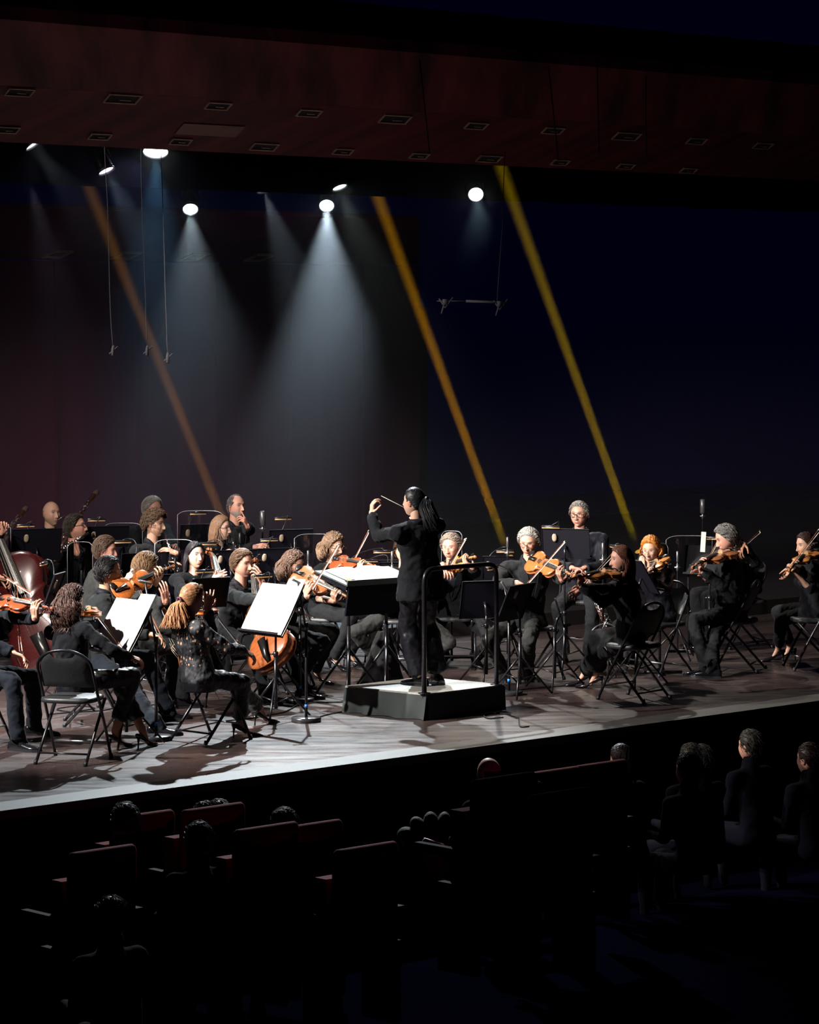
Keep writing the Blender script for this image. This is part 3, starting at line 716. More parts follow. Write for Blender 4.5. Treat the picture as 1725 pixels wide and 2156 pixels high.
        for nm in 'rl':
            hip, K, ank = feet[nm]; fd = fw.copy()
            sd = 1 if nm == 'r' else -1; fd = (fd+rt*sd*.15).normalized(); sr = fd.cross(up)
            sb = MB(); a0 = Vector((ank.x, ank.y, bz))
            if shoe in ('oxford', 'flat'):
                prof = [(-.075,.030,.030,.065),(-.05,.034,.034,.085),(0,.034,.034,.090),(.05,.038,.036,.065),(.10,.045,.033,.048),(.15,.042,.028,.040),(.19,.026,.020,.030),(.205,.010,.008,.016)]
                vs = []
                for y, w_, _, ht in prof:
                    for j in range(12):
                        a = 2*PI*j/12; z = math.sin(a); vs.append(a0+fd*y+sr*(math.cos(a)*w_)+up*(max(0, z)*(ht-.016)+.016+min(0, z)*.006))
                sb.add(vs, ringfaces(len(prof), 12))
                sb2 = MB(); vs = []
                for y, w_, _, ht in prof:
                    for (x, z) in ((1,.016),(1,0.001),(-1,0.001),(-1,.016)): vs.append(a0+fd*y+sr*x*w_*1.06+up*z)
                sb2.add(vs, ringfaces(len(prof), 4))
                so = obj('shoe', sb, M_shoe, r, origin=org); obj('sole', sb2, M_black, so, origin=org, smooth=False)
            else:
                prof = [(-.060,.022,.080,.115),(-.03,.026,.070,.110),(.0,.026,.052,.098),(.05,.030,.026,.068),(.09,.036,.004,.042),(.13,.034,.002,.034),(.16,.020,.002,.024),(.185,.006,.002,.012)]
                vs = []
                for y, w_, z0, z1 in prof:
                    for j in range(12):
                        a = 2*PI*j/12; vs.append(a0+fd*y+sr*(math.cos(a)*w_)+up*((z0+z1)/2+math.sin(a)*(z1-z0)/2*(.45 if 0 < y < .08 else 1)))
                sb.add(vs, ringfaces(len(prof), 12)); so = obj('shoe', sb, M_shoe, r, origin=org)
                hb = MB(); tube(hb, [a0-fd*.045+up*.085, a0-fd*.048+up*.04, a0-fd*.05+up*.001], [.014,.006,.006], 8); obj('heel', hb, M_shoe, so, origin=org)
    if glasses:
        gb = MB(); gm_ = M_wire if glasses == 'wire' else (mat('tortoise_frame', (.09,.03,.015), .3) if glasses == 'brown' else M_glass_frame)
        tk = .0013 if glasses == 'wire' else .0024
        for sd in (-1, 1):
            pts = []
            for j in range(17):
                a = 2*PI*j/16; cx = abs(math.cos(a))**.7*math.copysign(1, math.cos(a)); sy = abs(math.sin(a))**.7*math.copysign(1, math.sin(a))
                pts.append(hd.wv(sd*.033+cx*.0235, .1035-.010*abs(sd*.033+cx*.0235)/.056, .008+sy*.0175))
            tube(gb, pts, tk*hd.k, 6)
            tube(gb, [hd.wv(sd*.057, .094, .012), hd.wv(sd*.073, .06, .012), hd.wv(sd*.080, -.005, .008)], tk*hd.k, 5)
        tube(gb, [hd.wv(-.010,.106,.012), hd.wv(0,.109,.014), hd.wv(.010,.106,.012)], tk*hd.k, 5)
        obj('glasses', gb, gm_, r, origin=org)
    def push(p):
        z = p.z
        if z < nb.z+.04:
            q = p-nb; k_ = sm(nb.z+.05-(-0), nb.z-.10, z) if False else max(0, min(1, (nb.z+.05-z)/.13))
            loc = (p-pel).dot(su)/L
            i = max(0, min(len(TP)-2, sum(1 for t in TP if t[0] <= loc)-1)); h0, w0, d0 = TP[i]; h1, w1, d1 = TP[i+1]; t = max(0, min(1, (loc-h0)/(h1-h0)))
            w_ = (w0+(w1-w0)*t+.028)*bulk; d_ = (d0+(d1-d0)*t+.030)*bulk
            if loc > .78: w_ = max(w_, shw*.2+.06)
            cpt = pel+su*L*loc; a = (p-cpt).dot(r2); b = (p-cpt).dot(f2); e_ = math.sqrt((a/w_)**2+(b/d_)**2)
            if e_ < 1 and e_ > 1e-3: return cpt+su*0+r2*(a/e_)+f2*(b/e_)
        return p
    if hairst:
        ho = hair(hd, hairst, haircol, r, org, hlen, seed=len(PEOPLE)*7+1, thick=hthick, body=push, gather=gather, n=haircount)
        out['hair'] = ho
    out['root'] = r; out['org'] = org; out['elbows'] = (re, le); out['feet'] = feet; PEOPLE[key] = out
    return out
# ------------------------------------------------------------------ instruments
def wood(name, col, rough=.25): return mat(name, col, rough, coat=.5, noisy=(18, .3, (1, 8, 1)))
M_ebony = mat('ebony', (.010,.009,.009), .3); M_gut = mat('string_metal', (.55,.52,.45), .3, .7); M_pale = mat('bow_hair', (.75,.70,.60), .5)
M_chrome = mat('chrome_keys', (.72,.73,.76), .18, 1.0); M_bridge = mat('maple_bridge', (.50,.32,.16), .5)
VIOL = {}
OUT = [(0,.0),(.006,.030),(.03,.062),(.07,.084),(.13,.099),(.20,.104),(.27,.101),(.33,.092),(.375,.083),(.40,.084),(.415,.078),(.43,.066),(.46,.058),(.51,.054),(.56,.054),(.61,.060),(.64,.070),(.655,.072),(.675,.068),(.71,.073),(.77,.081),(.83,.083),(.89,.078),(.94,.064),(.975,.042),(.993,.018),(1.0,0)]
def violin_meshes(kind):
    if kind in VIOL: return VIOL[kind]
    k, rib, varn = dict(violin=(.36,.030,(.42,.115,.025)), viola=(.41,.038,(.40,.13,.035)), dark=(.36,.030,(.26,.055,.018)), cello=(.755,.115,(.30,.085,.025)), bass=(1.12,.20,(.050,.006,.006)), gold=(.36,.030,(.50,.19,.045)), brownviola=(.41,.038,(.27,.095,.035)))[kind]
    big = kind in ('cello', 'bass'); ws = k/.36*(1.0 if kind != 'viola' else .98); neck = k*(.365 if not big else .37); tot = k*1.66 if not big else k*1.62
    M_v = wood('varnish_'+kind, varn); parts = []
    def O(t, w): return (w*ws, t*k)
    loop = [O(t, w) for t, w in OUT]+[O(t, -w) for t, w in OUT[::-1][1:-1]]; n = len(loop); L = np.array(loop); cen = np.array([0, .5*k])
    def ring(scale, z, inset=0):
        q = (L-cen)*[scale, 1-(1-scale)*.62]+cen; return np.concatenate([q, np.full((n,1), z)], 1)
    b = MB(); zt = rib/2; ar = .016*k/.36
    seq = [ring(.25, -zt-ar), ring(.6, -zt-ar*.8), ring(.88, -zt-ar*.25), ring(1.0, -zt), ring(1.0, -zt+.003*k/.36), ring(.955, -zt+.0035*k/.36), ring(.955, zt-.0035*k/.36), ring(1.0, zt-.003*k/.36), ring(1.0, zt), ring(.88, zt+ar*.25), ring(.6, zt+ar*.8), ring(.25, zt+ar)]
    b.add(np.concatenate(seq), ringfaces(len(seq), n)); parts.append(('body', b, M_v, True))
    z1 = zt+ar
    f = MB()                                              # f holes
    for sd in (-1, 1):
        pts = [(sd*(.034+.012*math.sin(t*PI*2))*ws/.36*.36/.36 if False else sd*ws*(.034+.010*math.sin((t-.5)*PI*1.6)), k*(.37+.19*t), z1-ar*.28+.0006) for t in [i/8 for i in range(9)]]
        tube(f, pts, [.0032*k/.36]+[.0024*k/.36]*7+[.0032*k/.36], 6, sq=.6); 
    parts.append(('sound_holes', f, M_ebony, True))
    fb = MB(); y0, y1 = k*.64, k+neck; vs = []
    for y, w_, z in ((y0, .021, z1+.012*k/.36), (y1, .0125, zt+.012*k/.36)):
        for a, dz in ((-1,0),(-.5,.0035),(0,.005),(.5,.0035),(1,0),(1,-.005),(-1,-.005)): vs.append((a*w_*k/.36, y, z+dz*k/.36))
    fb.add(vs, ringfaces(2, 7)); parts.append(('fingerboard', fb, M_ebony, False))
    nk = MB(); g = k/.36; zz = zt+.002*g
    tube(nk, [V(0,k*.985,zz-.008*g), V(0,k+neck*.3,zz-.004*g), V(0,k+neck,zz-.002*g), V(0,k+neck+.03*g,zz-.004*g), V(0, tot-.03*g, zz-.014*g)], [.012*g,.0105*g,.0095*g,.0105*g,.008*g], 10)
    cy, cz = tot-.016*g, zz-.020*g
    for w_ in (1, -1):
        pts = [V(w_*(.004+.004*t)*g, cy+math.cos(t*9-1.2)*(.015-.009*t)*g, cz+math.sin(t*9-1.2)*(.015-.009*t)*g) for t in [i/18 for i in range(19)]]
        tube(nk, pts, [.0055*g]*12+[.0045*g]*7, 7)
    parts.append(('neck', nk, M_v, True))
    pg = MB()
    for i in range(4):
        y = k+neck+(.028+.017*i)*g; sd = 1 if i % 2 else -1; z = zz-.006*g
        tube(pg, [V(-sd*.010*g,y,z), V(sd*.024*g,y,z)], .0026*g, 6); ell(pg, V(sd*.031*g,y,z), (.009*g,.0035*g,.007*g), None, 10, 6)
    parts.append(('pegs', pg, M_ebony, True))
    br = MB(); yb = k*.46
    br.add([(-.021*g,yb-.002*g,z1-.001),(.021*g,yb-.002*g,z1-.001),(.017*g,yb,z1+.026*g),(0,yb,z1+.031*g),(-.017*g,yb,z1+.026*g),(-.021*g,yb+.003*g,z1-.001),(.021*g,yb+.003*g,z1-.001),(.017*g,yb+.002*g,z1+.026*g),(0,yb+.002*g,z1+.031*g),(-.017*g,yb+.002*g,z1+.026*g)], ringfaces(2, 5)); parts.append(('bridge', br, M_bridge, False))
    tp = MB(); vs = []
    for y, w_, z in ((.012*k,.010,zt+.004),(.07*k,.013,z1+.007*g),(.30*k,.020,z1+.017*g)):
        for a, dz in ((-1,0),(0,.004),(1,0),(0,-.004)): vs.append((a*w_*g, y, z+dz*g))
    tp.add(vs, ringfaces(3, 4)); parts.append(('tailpiece', tp, M_ebony, True))
    for i in range(4):
        x = (-.0165+.011*i)*g; st = MB(); q = (-.008+.0053*i)*g
        tube(st, [V(x*.9, .30*k, z1+.020*g), V(x, yb, z1+(.030 if i in (1,2) else .027)*g), V(q, y1, zt+.018*g), V(q*.6, y1+.05*g, zt)], .0007*g if not big else .0016, 4); parts.append(('string', st, M_gut, True))
    if not big:
        cr = MB(); ell(cr, V(-.045*g, .035*k, zt+.018), (.036,.026,.010), None, 14, 8); parts.append(('chin_rest', cr, M_ebony, True))
        sr = MB(); box(sr, (0, .10*k, -zt-ar-.022), (.15*g, .035, .008)); box(sr, (.06*g, .10*k, -zt-ar*.4-.010), (.006,.02,.03)); box(sr, (-.06*g, .10*k, -zt-ar*.4-.010), (.006,.02,.03)); parts.append(('shoulder_rest', sr, M_ebony, False))
    else:
        ep = MB(); tube(ep, [V(0,.01,0), V(0,-.03,0), V(0,-(.30 if kind == 'cello' else .16),0)], [.014,.005,.004], 8); parts.append(('endpin', ep, M_chrome, True))
    out = []
    for nm, m_, mt, sh in parts:
        me = m_.mesh(nm, smooth=sh); me.materials.append(mt)
        out.append((nm, me))
    VIOL[kind] = (out, tot, k); return VIOL[kind]
def make_violin(kind, label, tail, tip, normal, group=None, name=None, cat_=None):
    parts, tot, k = violin_meshes(kind); tail, tip = Vector(tail), Vector(tip)
    y = (tip-tail).normalized(); z = perp(y, normal); x = y.cross(z)
    nm = name or dict(viola='viola', brownviola='viola', cello='cello', bass='double_bass').get(kind, 'violin')
    r = root(nm, tail, label, cat_ or nm.replace('_', ' '), group, rot=frame(x, y, z))
    for n_, me in parts: obj(n_, me, None, r)
    return dict(root=r, P=lambda t, a=0, h=0: tail+y*(t*k)+x*a+z*h, x=x, y=y, z=z, k=k, tot=tot)
def solve_tip(tail, px, py, L, far=True):
    q = V((px-CX)/F, 1, -(py-HY)/F); o = V(0,0,H); c = Vector(tail)-o
    a = q.dot(q); b = -2*q.dot(c); cc = c.dot(c)-L*L; disc = b*b-4*a*cc
    D = (-b+(1 if far else -1)*math.sqrt(max(disc, 0)))/(2*a); p = o+q*D
    return Vector(tail)+(p-Vector(tail)).normalized()*L
BOW = {}
def make_bow(label, frog, tip, hairdir, L=.745, group='bows of the string players', kind='violin'):
    """frog end and tip end in space; hairdir points from stick to hair"""
    frog, tip = Vector(frog), Vector(tip)
    if kind not in BOW:
        g = 1 if kind == 'violin' else 1.25
        st = MB(); n = 14; tube(st, [V(0, L*t, -.012*math.sin(t*PI)*1.0+.012) for t in [i/n for i in range(n+1)]], [.0046*g-.0016*t/n for t in range(n+1)], 8)
        fr = MB(); box(fr, (0, .05, -.002), (.011*g, .048, .022)); 
        ti = MB(); ti.add([(-.004,L-.006,.014),(.004,L-.006,.014),(.004,L+.012,.010),(-.004,L+.012,.010),(-.004,L-.012,-.013),(.004,L-.012,-.013),(.004,L+.006,-.013),(-.004,L+.006,-.013)], _BF)
        hb = MB(); box(hb, (0, (L+.06)/2, -.0125), (.009, L-.075, .0012))
        sc = MB(); tube(sc, [V(0,-.022,.012), V(0,0,.012)], .0052, 8)
        BOW[kind] = [(nm, m_.mesh(nm, smooth=False)) for nm, m_ in (('stick', st), ('frog', fr), ('bow_tip', ti), ('bow_hair', hb), ('screw', sc))]
        for (nm, me), mt in zip(BOW[kind], (wood('bow_stick', (.28,.10,.05)), M_ebony, mat('ivory_tip', (.7,.68,.6), .4), M_pale, M_chrome)): me.materials.append(mt)
    y = (tip-frog).normalized(); z = -perp(y, hairdir); x = y.cross(z)
    r = root('bow', frog, label, 'bow', group, rot=frame(x, y, z))
    for nm, me in BOW[kind]: obj(nm, me, None, r)
    return r
def pipe(name, label, a, b, prof, mt, keys=10, bell=None, hint=None, cat_=None, extra=None, kr=.0055):
    """a straight wind instrument from a (mouth) to b; prof = [(t, radius)]"""
    a, b = Vector(a), Vector(b); y = (b-a).normalized(); z = perp(y, hint or V(0,-1,0.3)); x = y.cross(z); L = (b-a).length
    r = root(name, a, label, cat_ or name.replace('_', ' '), None, rot=frame(x, y, z))
    m_ = MB(); tube(m_, [V(0, t*L, 0) for t, q in prof], [q for t, q in prof], 14); obj('tube_body', m_, mt, r)
    R_ = random.Random(len(label)); kb = MB()
    for i in range(keys):
        t = .28+.6*i/keys; rr = np.interp(t, [q[0] for q in prof], [q[1] for q in prof])
        ell(kb, V((-1)**i*.35*rr, t*L, rr+.004), (kr*1.3, kr*1.3, .0025), None, 10, 6)
        if i % 2: tube(kb, [V(rr*.9, t*L-.03, rr*.6+.003), V(rr*.9, t*L+.035, rr*.6+.003)], .0018, 5)
        if i % 3 == 0: tube(kb, [V(-rr*.9, t*L-.02, rr*.5+.004), V(-rr*1.1, t*L+.02, rr*.5+.006), V(-rr*.4, t*L+.04, rr+.005)], .002, 5)
    obj('keywork', kb, M_chrome, r)
    rb = MB()
    for t in (.22, .5, .78): 
        rr = np.interp(t, [q[0] for q in prof], [q[1] for q in prof]); tube(rb, [V(0, t*L-.006, 0), V(0, t*L+.006, 0)], rr*1.12, 14)
    obj('joint_ring', rb, M_chrome, r)
    if extra: extra(r, x, y, z, L)
    return r
# ------------------------------------------------------------------ chairs, stands, microphones
M_tube = mat('black_tube_metal', (.012,.012,.016), .28, .2, spec=.6); M_pad = mat('dark_vinyl_pad', (.030,.033,.036), .45, bump=(30,.15))
M_steel = mat('grey_steel', (.42,.43,.45), .3, .9); M_desk = mat('music_stand_black', (.004,.004,.008), .6, spec=.15)
M_paper = mat('sheet_paper', (.86,.85,.82), .7); M_paper2 = mat('paper_folder', (.42,.41,.40), .7)
_chair = []
def chair(loc, ang, label, group='black folding chairs of the orchestra', z=0.0):
    loc = Vector(loc)
    if not _chair:
        r = root('folding_chair', V(0,0,0), 'x', 'chair'); R = .0115
        m_ = MB(); pts = []
        for t in range(13):                                 # one bent tube: foot, up the side, over the arch, down again
            a = PI*t/12; pts.append(V(.207*math.cos(a), -.155-.045*math.sin(a), .685+.13*math.sin(a)))
        P = [V(.215, .215, .0), V(.213, .10, .23), V(.21,-.02,.44), V(.209,-.10,.58)]+pts+[V(-.209,-.10,.58), V(-.21,-.02,.44), V(-.213,.10,.23), V(-.215,.215,0)]
        tube(m_, P, R, 8, hint=V(0,1,0)); obj('back_frame', m_, M_tube, r)
        for s in (-1, 1):
            m_ = MB(); tube(m_, [V(s*.185,.17,.435), V(s*.187,.0,.26), V(s*.19,-.24,.0)], R, 8); obj('leg', m_, M_tube, r)
            for y, x in ((.215,.215),(-.24,.19)):
                m_ = MB(); tube(m_, [V(s*x,y-.0,.0), V(s*x,y-.012*(1 if y < 0 else -1)*-1,.03)], .0155, 8); obj('rubber_foot', m_, M_black, r)
        m_ = MB(); tube(m_, [V(-.214,.155,.12), V(.214,.155,.12)], .008, 6); obj('crossbar', m_, M_steel, r)
        m_ = MB(); tube(m_, [V(-.19,-.17,.075), V(.19,-.17,.075)], .008, 6); obj('crossbar', m_, M_tube, r)
        m_ = MB(); vs = []; n = 24
        for zq, sc in ((.430,.93),(.436,.99),(.450,1.0),(.464,.98),(.470,.90)):
            for j in range(n):
                a = 2*PI*j/n; c, s_ = math.cos(a), math.sin(a); x = abs(c)**.45*math.copysign(1,c)*.200; y = abs(s_)**.45*math.copysign(1,s_)*.19
                vs.append(V(x*sc, .0+y*sc, zq))
        m_.add(vs, ringfaces(5, n)); obj('seat', m_, M_pad, r)
        m_ = MB(); vs = []; fs = []; nx, nz = 20, 10      # curved back pad with a hand slot below the arch
        for side in (0, 1):
            for i in range(nz+1):
                for j in range(nx+1):
                    u = -1+2*j/nx; t = i/nz; zt_ = .685+.120*math.sqrt(max(0, 1-u*u))-(.050*math.sqrt(max(0, 1-(u/.5)**2)) if abs(u) < .5 else 0); zz_ = .54+(zt_-.54)*t
                    x = u*.193; y = (-.10-.055*(zz_-.58)/.105 if zz_ < .685 else -.155-.045*(zz_-.685)/.13)-.012*(1-u*u)+(side*2-1)*.011*min(1, 6*(1-abs(u)))*min(1, 8*t+.2)*min(1, 8*(1-t)+.2)
                    vs.append(V(x, y, zz_))
        w_ = nx+1; off = (nz+1)*w_
        for i in range(nz):
            for j in range(nx): a = i*w_+j; fs += [(a, a+w_, a+w_+1, a+1), (off+a, off+a+1, off+a+w_+1, off+a+w_)]
        m_.add(vs, fs); obj('backrest', m_, M_pad, r)
        _chair.append(r); o = r
    else: o = copy_tree(_chair[0])
    o.matrix_world = Matrix.Translation((loc.x, loc.y, z)) @ Matrix.Rotation(ang-PI/2, 4, 'Z'); tag(o, label, 'chair', group); return o
def chair_for(key, label, back=.0, da=0, side=0.0):
    p = PEOPLE[key]; a = math.atan2(p['f'].y, p['f'].x)+da; q = p['pel']-p['f']*(back-.02)+p['r']*side; z = p['org'].z
    return chair(q, a, label, z=z)
ROW = {}
def tripod(mb, c, r, z0, hub=.42, ang0=0.3, k=3, tr=.010):
    for i in range(k):
        a = ang0+2*PI*i/k; f = V(c.x+r*math.cos(a), c.y+r*math.sin(a), z0+.008)
        tube(mb, [V(c.x, c.y, z0+hub), f], tr, 6); tube(mb, [V(c.x, c.y, z0+hub*.28), (V(c.x,c.y,z0+hub)+f)/2+V(0,0,-.0)], tr*.7, 5)
def music_stand(label, top_px, s, yaw, tilt=.35, w=.50, h=.34, sheets=0, group='black orchestra music stands', base=None, lamp_label=None, lamp_off=0.0, lamp_px=None, legs='tripod', lip=True, pole=True, flip=False, roll=0.0, ang0=.4, reach=.30):
    """top_px = pixel of the middle of the desk; yaw = where the printed side looks (to the player)"""
    c = W(top_px[0], top_px[1], F/s); n = V(math.cos(yaw)*math.cos(tilt), math.sin(yaw)*math.cos(tilt), math.sin(tilt))
    x = V(-n.y, n.x, 0).normalized(); y = n.cross(x)*1.0          # x right of the printed side seen from player? , y up the desk
    if y.z < 0: y = -y; x = -x
    if roll: x, y = x*math.cos(roll)+y*math.sin(roll), y*math.cos(roll)-x*math.sin(roll)
    z0 = floor_z(c) if base is None else base
    org = V(c.x-n.x*.05, c.y-n.y*.05, z0)
    r = root('music_stand', org, label, 'music stand', group); R = frame(x, y, n)
    def L(a, b, d=0): return c+x*a+y*b+n*d
    m_ = MB(); box(m_, L(0,0,-.002), (w, h, .003), R); box(m_, L(0, h/2, -.006), (w, .004, .012), R); box(m_, L(w/2,0,-.006), (.004, h, .012), R); box(m_, L(-w/2,0,-.006), (.004, h, .012), R)
    obj('desk', m_, M_desk, r, origin=org, smooth=False)
    if lip:
        m_ = MB(); box(m_, L(0,-h/2,.025), (w, .003, .055), R); box(m_, L(0,-h/2+.008,.052), (w, .016, .003), R); obj('lip', m_, M_desk, r, origin=org, smooth=False)
    if pole:
        m_ = MB(); tube(m_, [L(0,-.02,-.012), L(0,-.05,-.045), V(org.x, org.y, L(0,-.14,0).z)], .012, 8); tube(m_, [V(org.x,org.y,L(0,-.12,0).z), V(org.x,org.y,z0+.50)], .009, 8); tube(m_, [V(org.x,org.y,z0+.52), V(org.x,org.y,z0+.10)], .014, 8)
        obj('pole', m_, M_tube, r, origin=org)
        m_ = MB(); tube(m_, [V(org.x,org.y,z0+.50), V(org.x,org.y,z0+.54)], .020, 8); tube(m_, [V(org.x,org.y,z0+.52), V(org.x-.045,org.y,z0+.52)], .008, 6); obj('collar', m_, M_tube, r, origin=org)
        for i in range(3):
            a = ang0+2*PI*i/3; m_ = MB(); f = V(org.x+reach*math.cos(a), org.y+reach*math.sin(a), z0+.009)
            tube(m_, [V(org.x,org.y,z0+.34), f], .009, 6); tube(m_, [V(org.x,org.y,z0+.14), V(org.x,org.y,z0+.34)*.5+f*.5], .006, 5); obj('leg', m_, M_tube, r, origin=org)
    if sheets:
        def sheet(name, a0, a1, b0, b1, lift, curl=0, mt=M_paper, tip=0, lab=None, skew=0):
            m2 = MB(); K = 10; vs = []; 
            for i in range(K+1):
                for j in range(K+1):
                    u, v = i/K, j/K; a = a0+(a1-a0)*u+skew*v; b = b0+(b1-b0)*v
                    vs.append(L(a, b, lift+curl*(math.sin(u*PI)*.5+.0)*v+.003*math.sin(v*5+u*3)+tip*max(0,u-.5)*v))
            fs = [(i*(K+1)+j, (i+1)*(K+1)+j, (i+1)*(K+1)+j+1, i*(K+1)+j+1) for i in range(K) for j in range(K)]
            top = len(vs); vs += [p-n*.0012 for p in vs]; fs += [tuple(q+top for q in reversed(g)) for g in fs]
            m2.add(vs, fs); o = obj(name, m2, mt, None, origin=org, loc=org); return o
        sheets_list = []
        g = sheet('paper_folder', -w/2-.02, w/2+.01, -h/2+.01, h/2+.05, .006, 0, M_paper2); tag(g, 'grey folder standing behind the white sheets on '+lab_short(label), 'folder')
        g = sheet('sheet_music', -w/2+.0, w/2-.02, -h/2+.012, h/2+.02, .012, .004); tag(g, 'bright white sheet music on '+lab_short(label), 'sheet music')
        if flip: g = sheet('sheet_music', .03, w/2-.0, -h/2+.012, h/2+.10, .018, .01, M_paper, .02, skew=.015); tag(g, 'tall white page sticking up above the others on '+lab_short(label), 'sheet music')
    if lamp_label: stand_lamp(lamp_label, L, R, x, y, n, w, h, lamp_off, lamp_px)
    return dict(L=L, n=n, x=x, y=y, c=c, root=r)
def lab_short(s): return ' '.join(s.split()[:6]) if False else s.split(' | ')[0]
M_brass = mat('warm_lamp_lining', (.75,.42,.18), .35, .6, emit=(1,.55,.25), estr=.25)
M_lampw = mat('lamp_bar_black', (.03,.03,.035), .25, .5); M_clip = mat('lamp_clip_beige', (.34,.27,.20), .5)
def stand_lamp(label, L, R, x, y, n, w, h, off, px=None):
    hd = L(off, h/2+.055, .035)
    if px is not None: hd = W(px[0], px[1], hd.y)
    cl = L(off+.10, h/2-.05, .0); org = L(off, h/2, 0)
    r = root('stand_lamp', org, label, 'stand lamp', 'clip-on lamps of the music stands')
    xx = x if x.x > 0 else -x
    m_ = MB(); tube(m_, [hd-xx*.088, hd-xx*.083, hd+xx*.083, hd+xx*.088], [.006,.0125,.0125,.006], 12); obj('lamp_head', m_, M_lampw, r, origin=org)
    m_ = MB(); q = hd-V(0,0,.010)-V(0,.004,0); tube(m_, [q-xx*.082, q+xx*.082], .0088, 8, sq=.8); obj('reflector', m_, M_brass, r, origin=org)
    side = xx*.10
    m_ = MB(); tube(m_, bez(hd+V(0,0,.010), hd+V(0,0,.05)+side*.9, cl+V(0,0,.16)+side*.6, cl+V(0,0,.02), 14), .0042, 6); obj('gooseneck', m_, M_lampw, r, origin=org)
    m_ = MB(); c2 = cl-V(0,0,.025); vs = []
    prof = [(.03,.010),(.02,.020),(0,.024),(-.025,.022),(-.040,.012)]
    for z, w_ in prof:
        for j in range(10): a = 2*PI*j/10; vs.append(c2+y*z+x*math.cos(a)*w_+n*(math.sin(a)*.010-.016))
    m_.add(vs, ringfaces(5, 10)); obj('clip', m_, M_clip, r, origin=org)
def round_mic(label, base_px, top_px, tape=True, br=.115, head='short', aim=V(0,0,1), zt=None, cat_='microphone stand', bw=None):
    b = G(base_px[0], base_px[1], floor_z(G(base_px[0], base_px[1]))); z0 = floor_z(b); D = b.y; t = W(top_px[0], top_px[1], D); t.x = t.x; 
    r = root('microphone_stand', b, label, cat_, 'round-based microphone stands')
    m_ = MB(); tube(m_, [V(b.x,b.y,z0), V(b.x,b.y,z0+.004), V(b.x,b.y,z0+.030), V(b.x,b.y,z0+.036), V(b.x,b.y,z0+.037)], [br*.97,br,br,br*.93,.01], 32); obj('base', m_, mat('cast_base', (.05,.05,.055), .25, .4), r, origin=b)
    m_ = MB(); tube(m_, [V(b.x,b.y,z0+.03), V(b.x,b.y,z0+.75)], .0125, 10); tube(m_, [V(b.x,b.y,z0+.7), V(t.x,t.y,t.z)], .009, 8); tube(m_, [V(b.x,b.y,z0+.72), V(b.x,b.y,z0+.78)], .018, 10); obj('pole', m_, M_tube, r, origin=b)
    if tape: m_ = MB(); tube(m_, [V(b.x,b.y,z0+.11), V(b.x,b.y,z0+.135)], .0133, 10); obj('blue_tape', m_, mat('blue_tape', (.03,.22,.7), .5), r, origin=b)['label'] = 'blue tape band'
    m_ = MB(); d = Vector(aim).normalized(); tube(m_, [t-d*.05, t-d*.045, t+d*.03, t+d*.05, t+d*.055], [.006,.010,.010,.012,.006], 10); obj('microphone', m_, mat('microphone_grey', (.16,.16,.17), .35, .6), r, origin=b)
    return b
def tripod_mic(label, top_px, s, h=None, big=False, base=None, boom=None):
    t = W(top_px[0], top_px[1], F/s); z0 = floor_z(t) if base is None else base; b = V(t.x, t.y, z0)
    if boom: b = b+V(*boom, 0)
    r = root('microphone_stand', b, label, 'microphone stand', 'tripod microphone stands')
    m_ = MB(); tube(m_, [V(b.x,b.y,z0+.05), V(b.x,b.y,t.z-.1), t], .008, 8); obj('pole', m_, M_tube, r, origin=b)
    for i in range(3):
        a = .9+2*PI*i/3; m_ = MB(); tube(m_, [V(b.x,b.y,z0+.30), V(b.x+.27*math.cos(a), b.y+.27*math.sin(a), z0+.010)], .008, 6); obj('leg', m_, M_tube, r, origin=b)
    q = .028 if big else .012; hh = .075 if big else .05
    m_ = MB(); tube(m_, [t-V(0,0,hh), t-V(0,0,hh*.9), t+V(0,0,hh*.9), t+V(0,0,hh)], [q*.6,q,q,q*.6], 12); obj('microphone', m_, mat('microphone_grey', (.16,.16,.17), .35, .6), r, origin=b)
    m_ = MB(); tube(m_, [t-V(.03,0,.10), t+V(.03,0,-.10)], .007, 6); tube(m_, [t-V(0,0,.13), t-V(0,0,.07)], .012, 8); obj('clamp', m_, M_steel, r, origin=b)
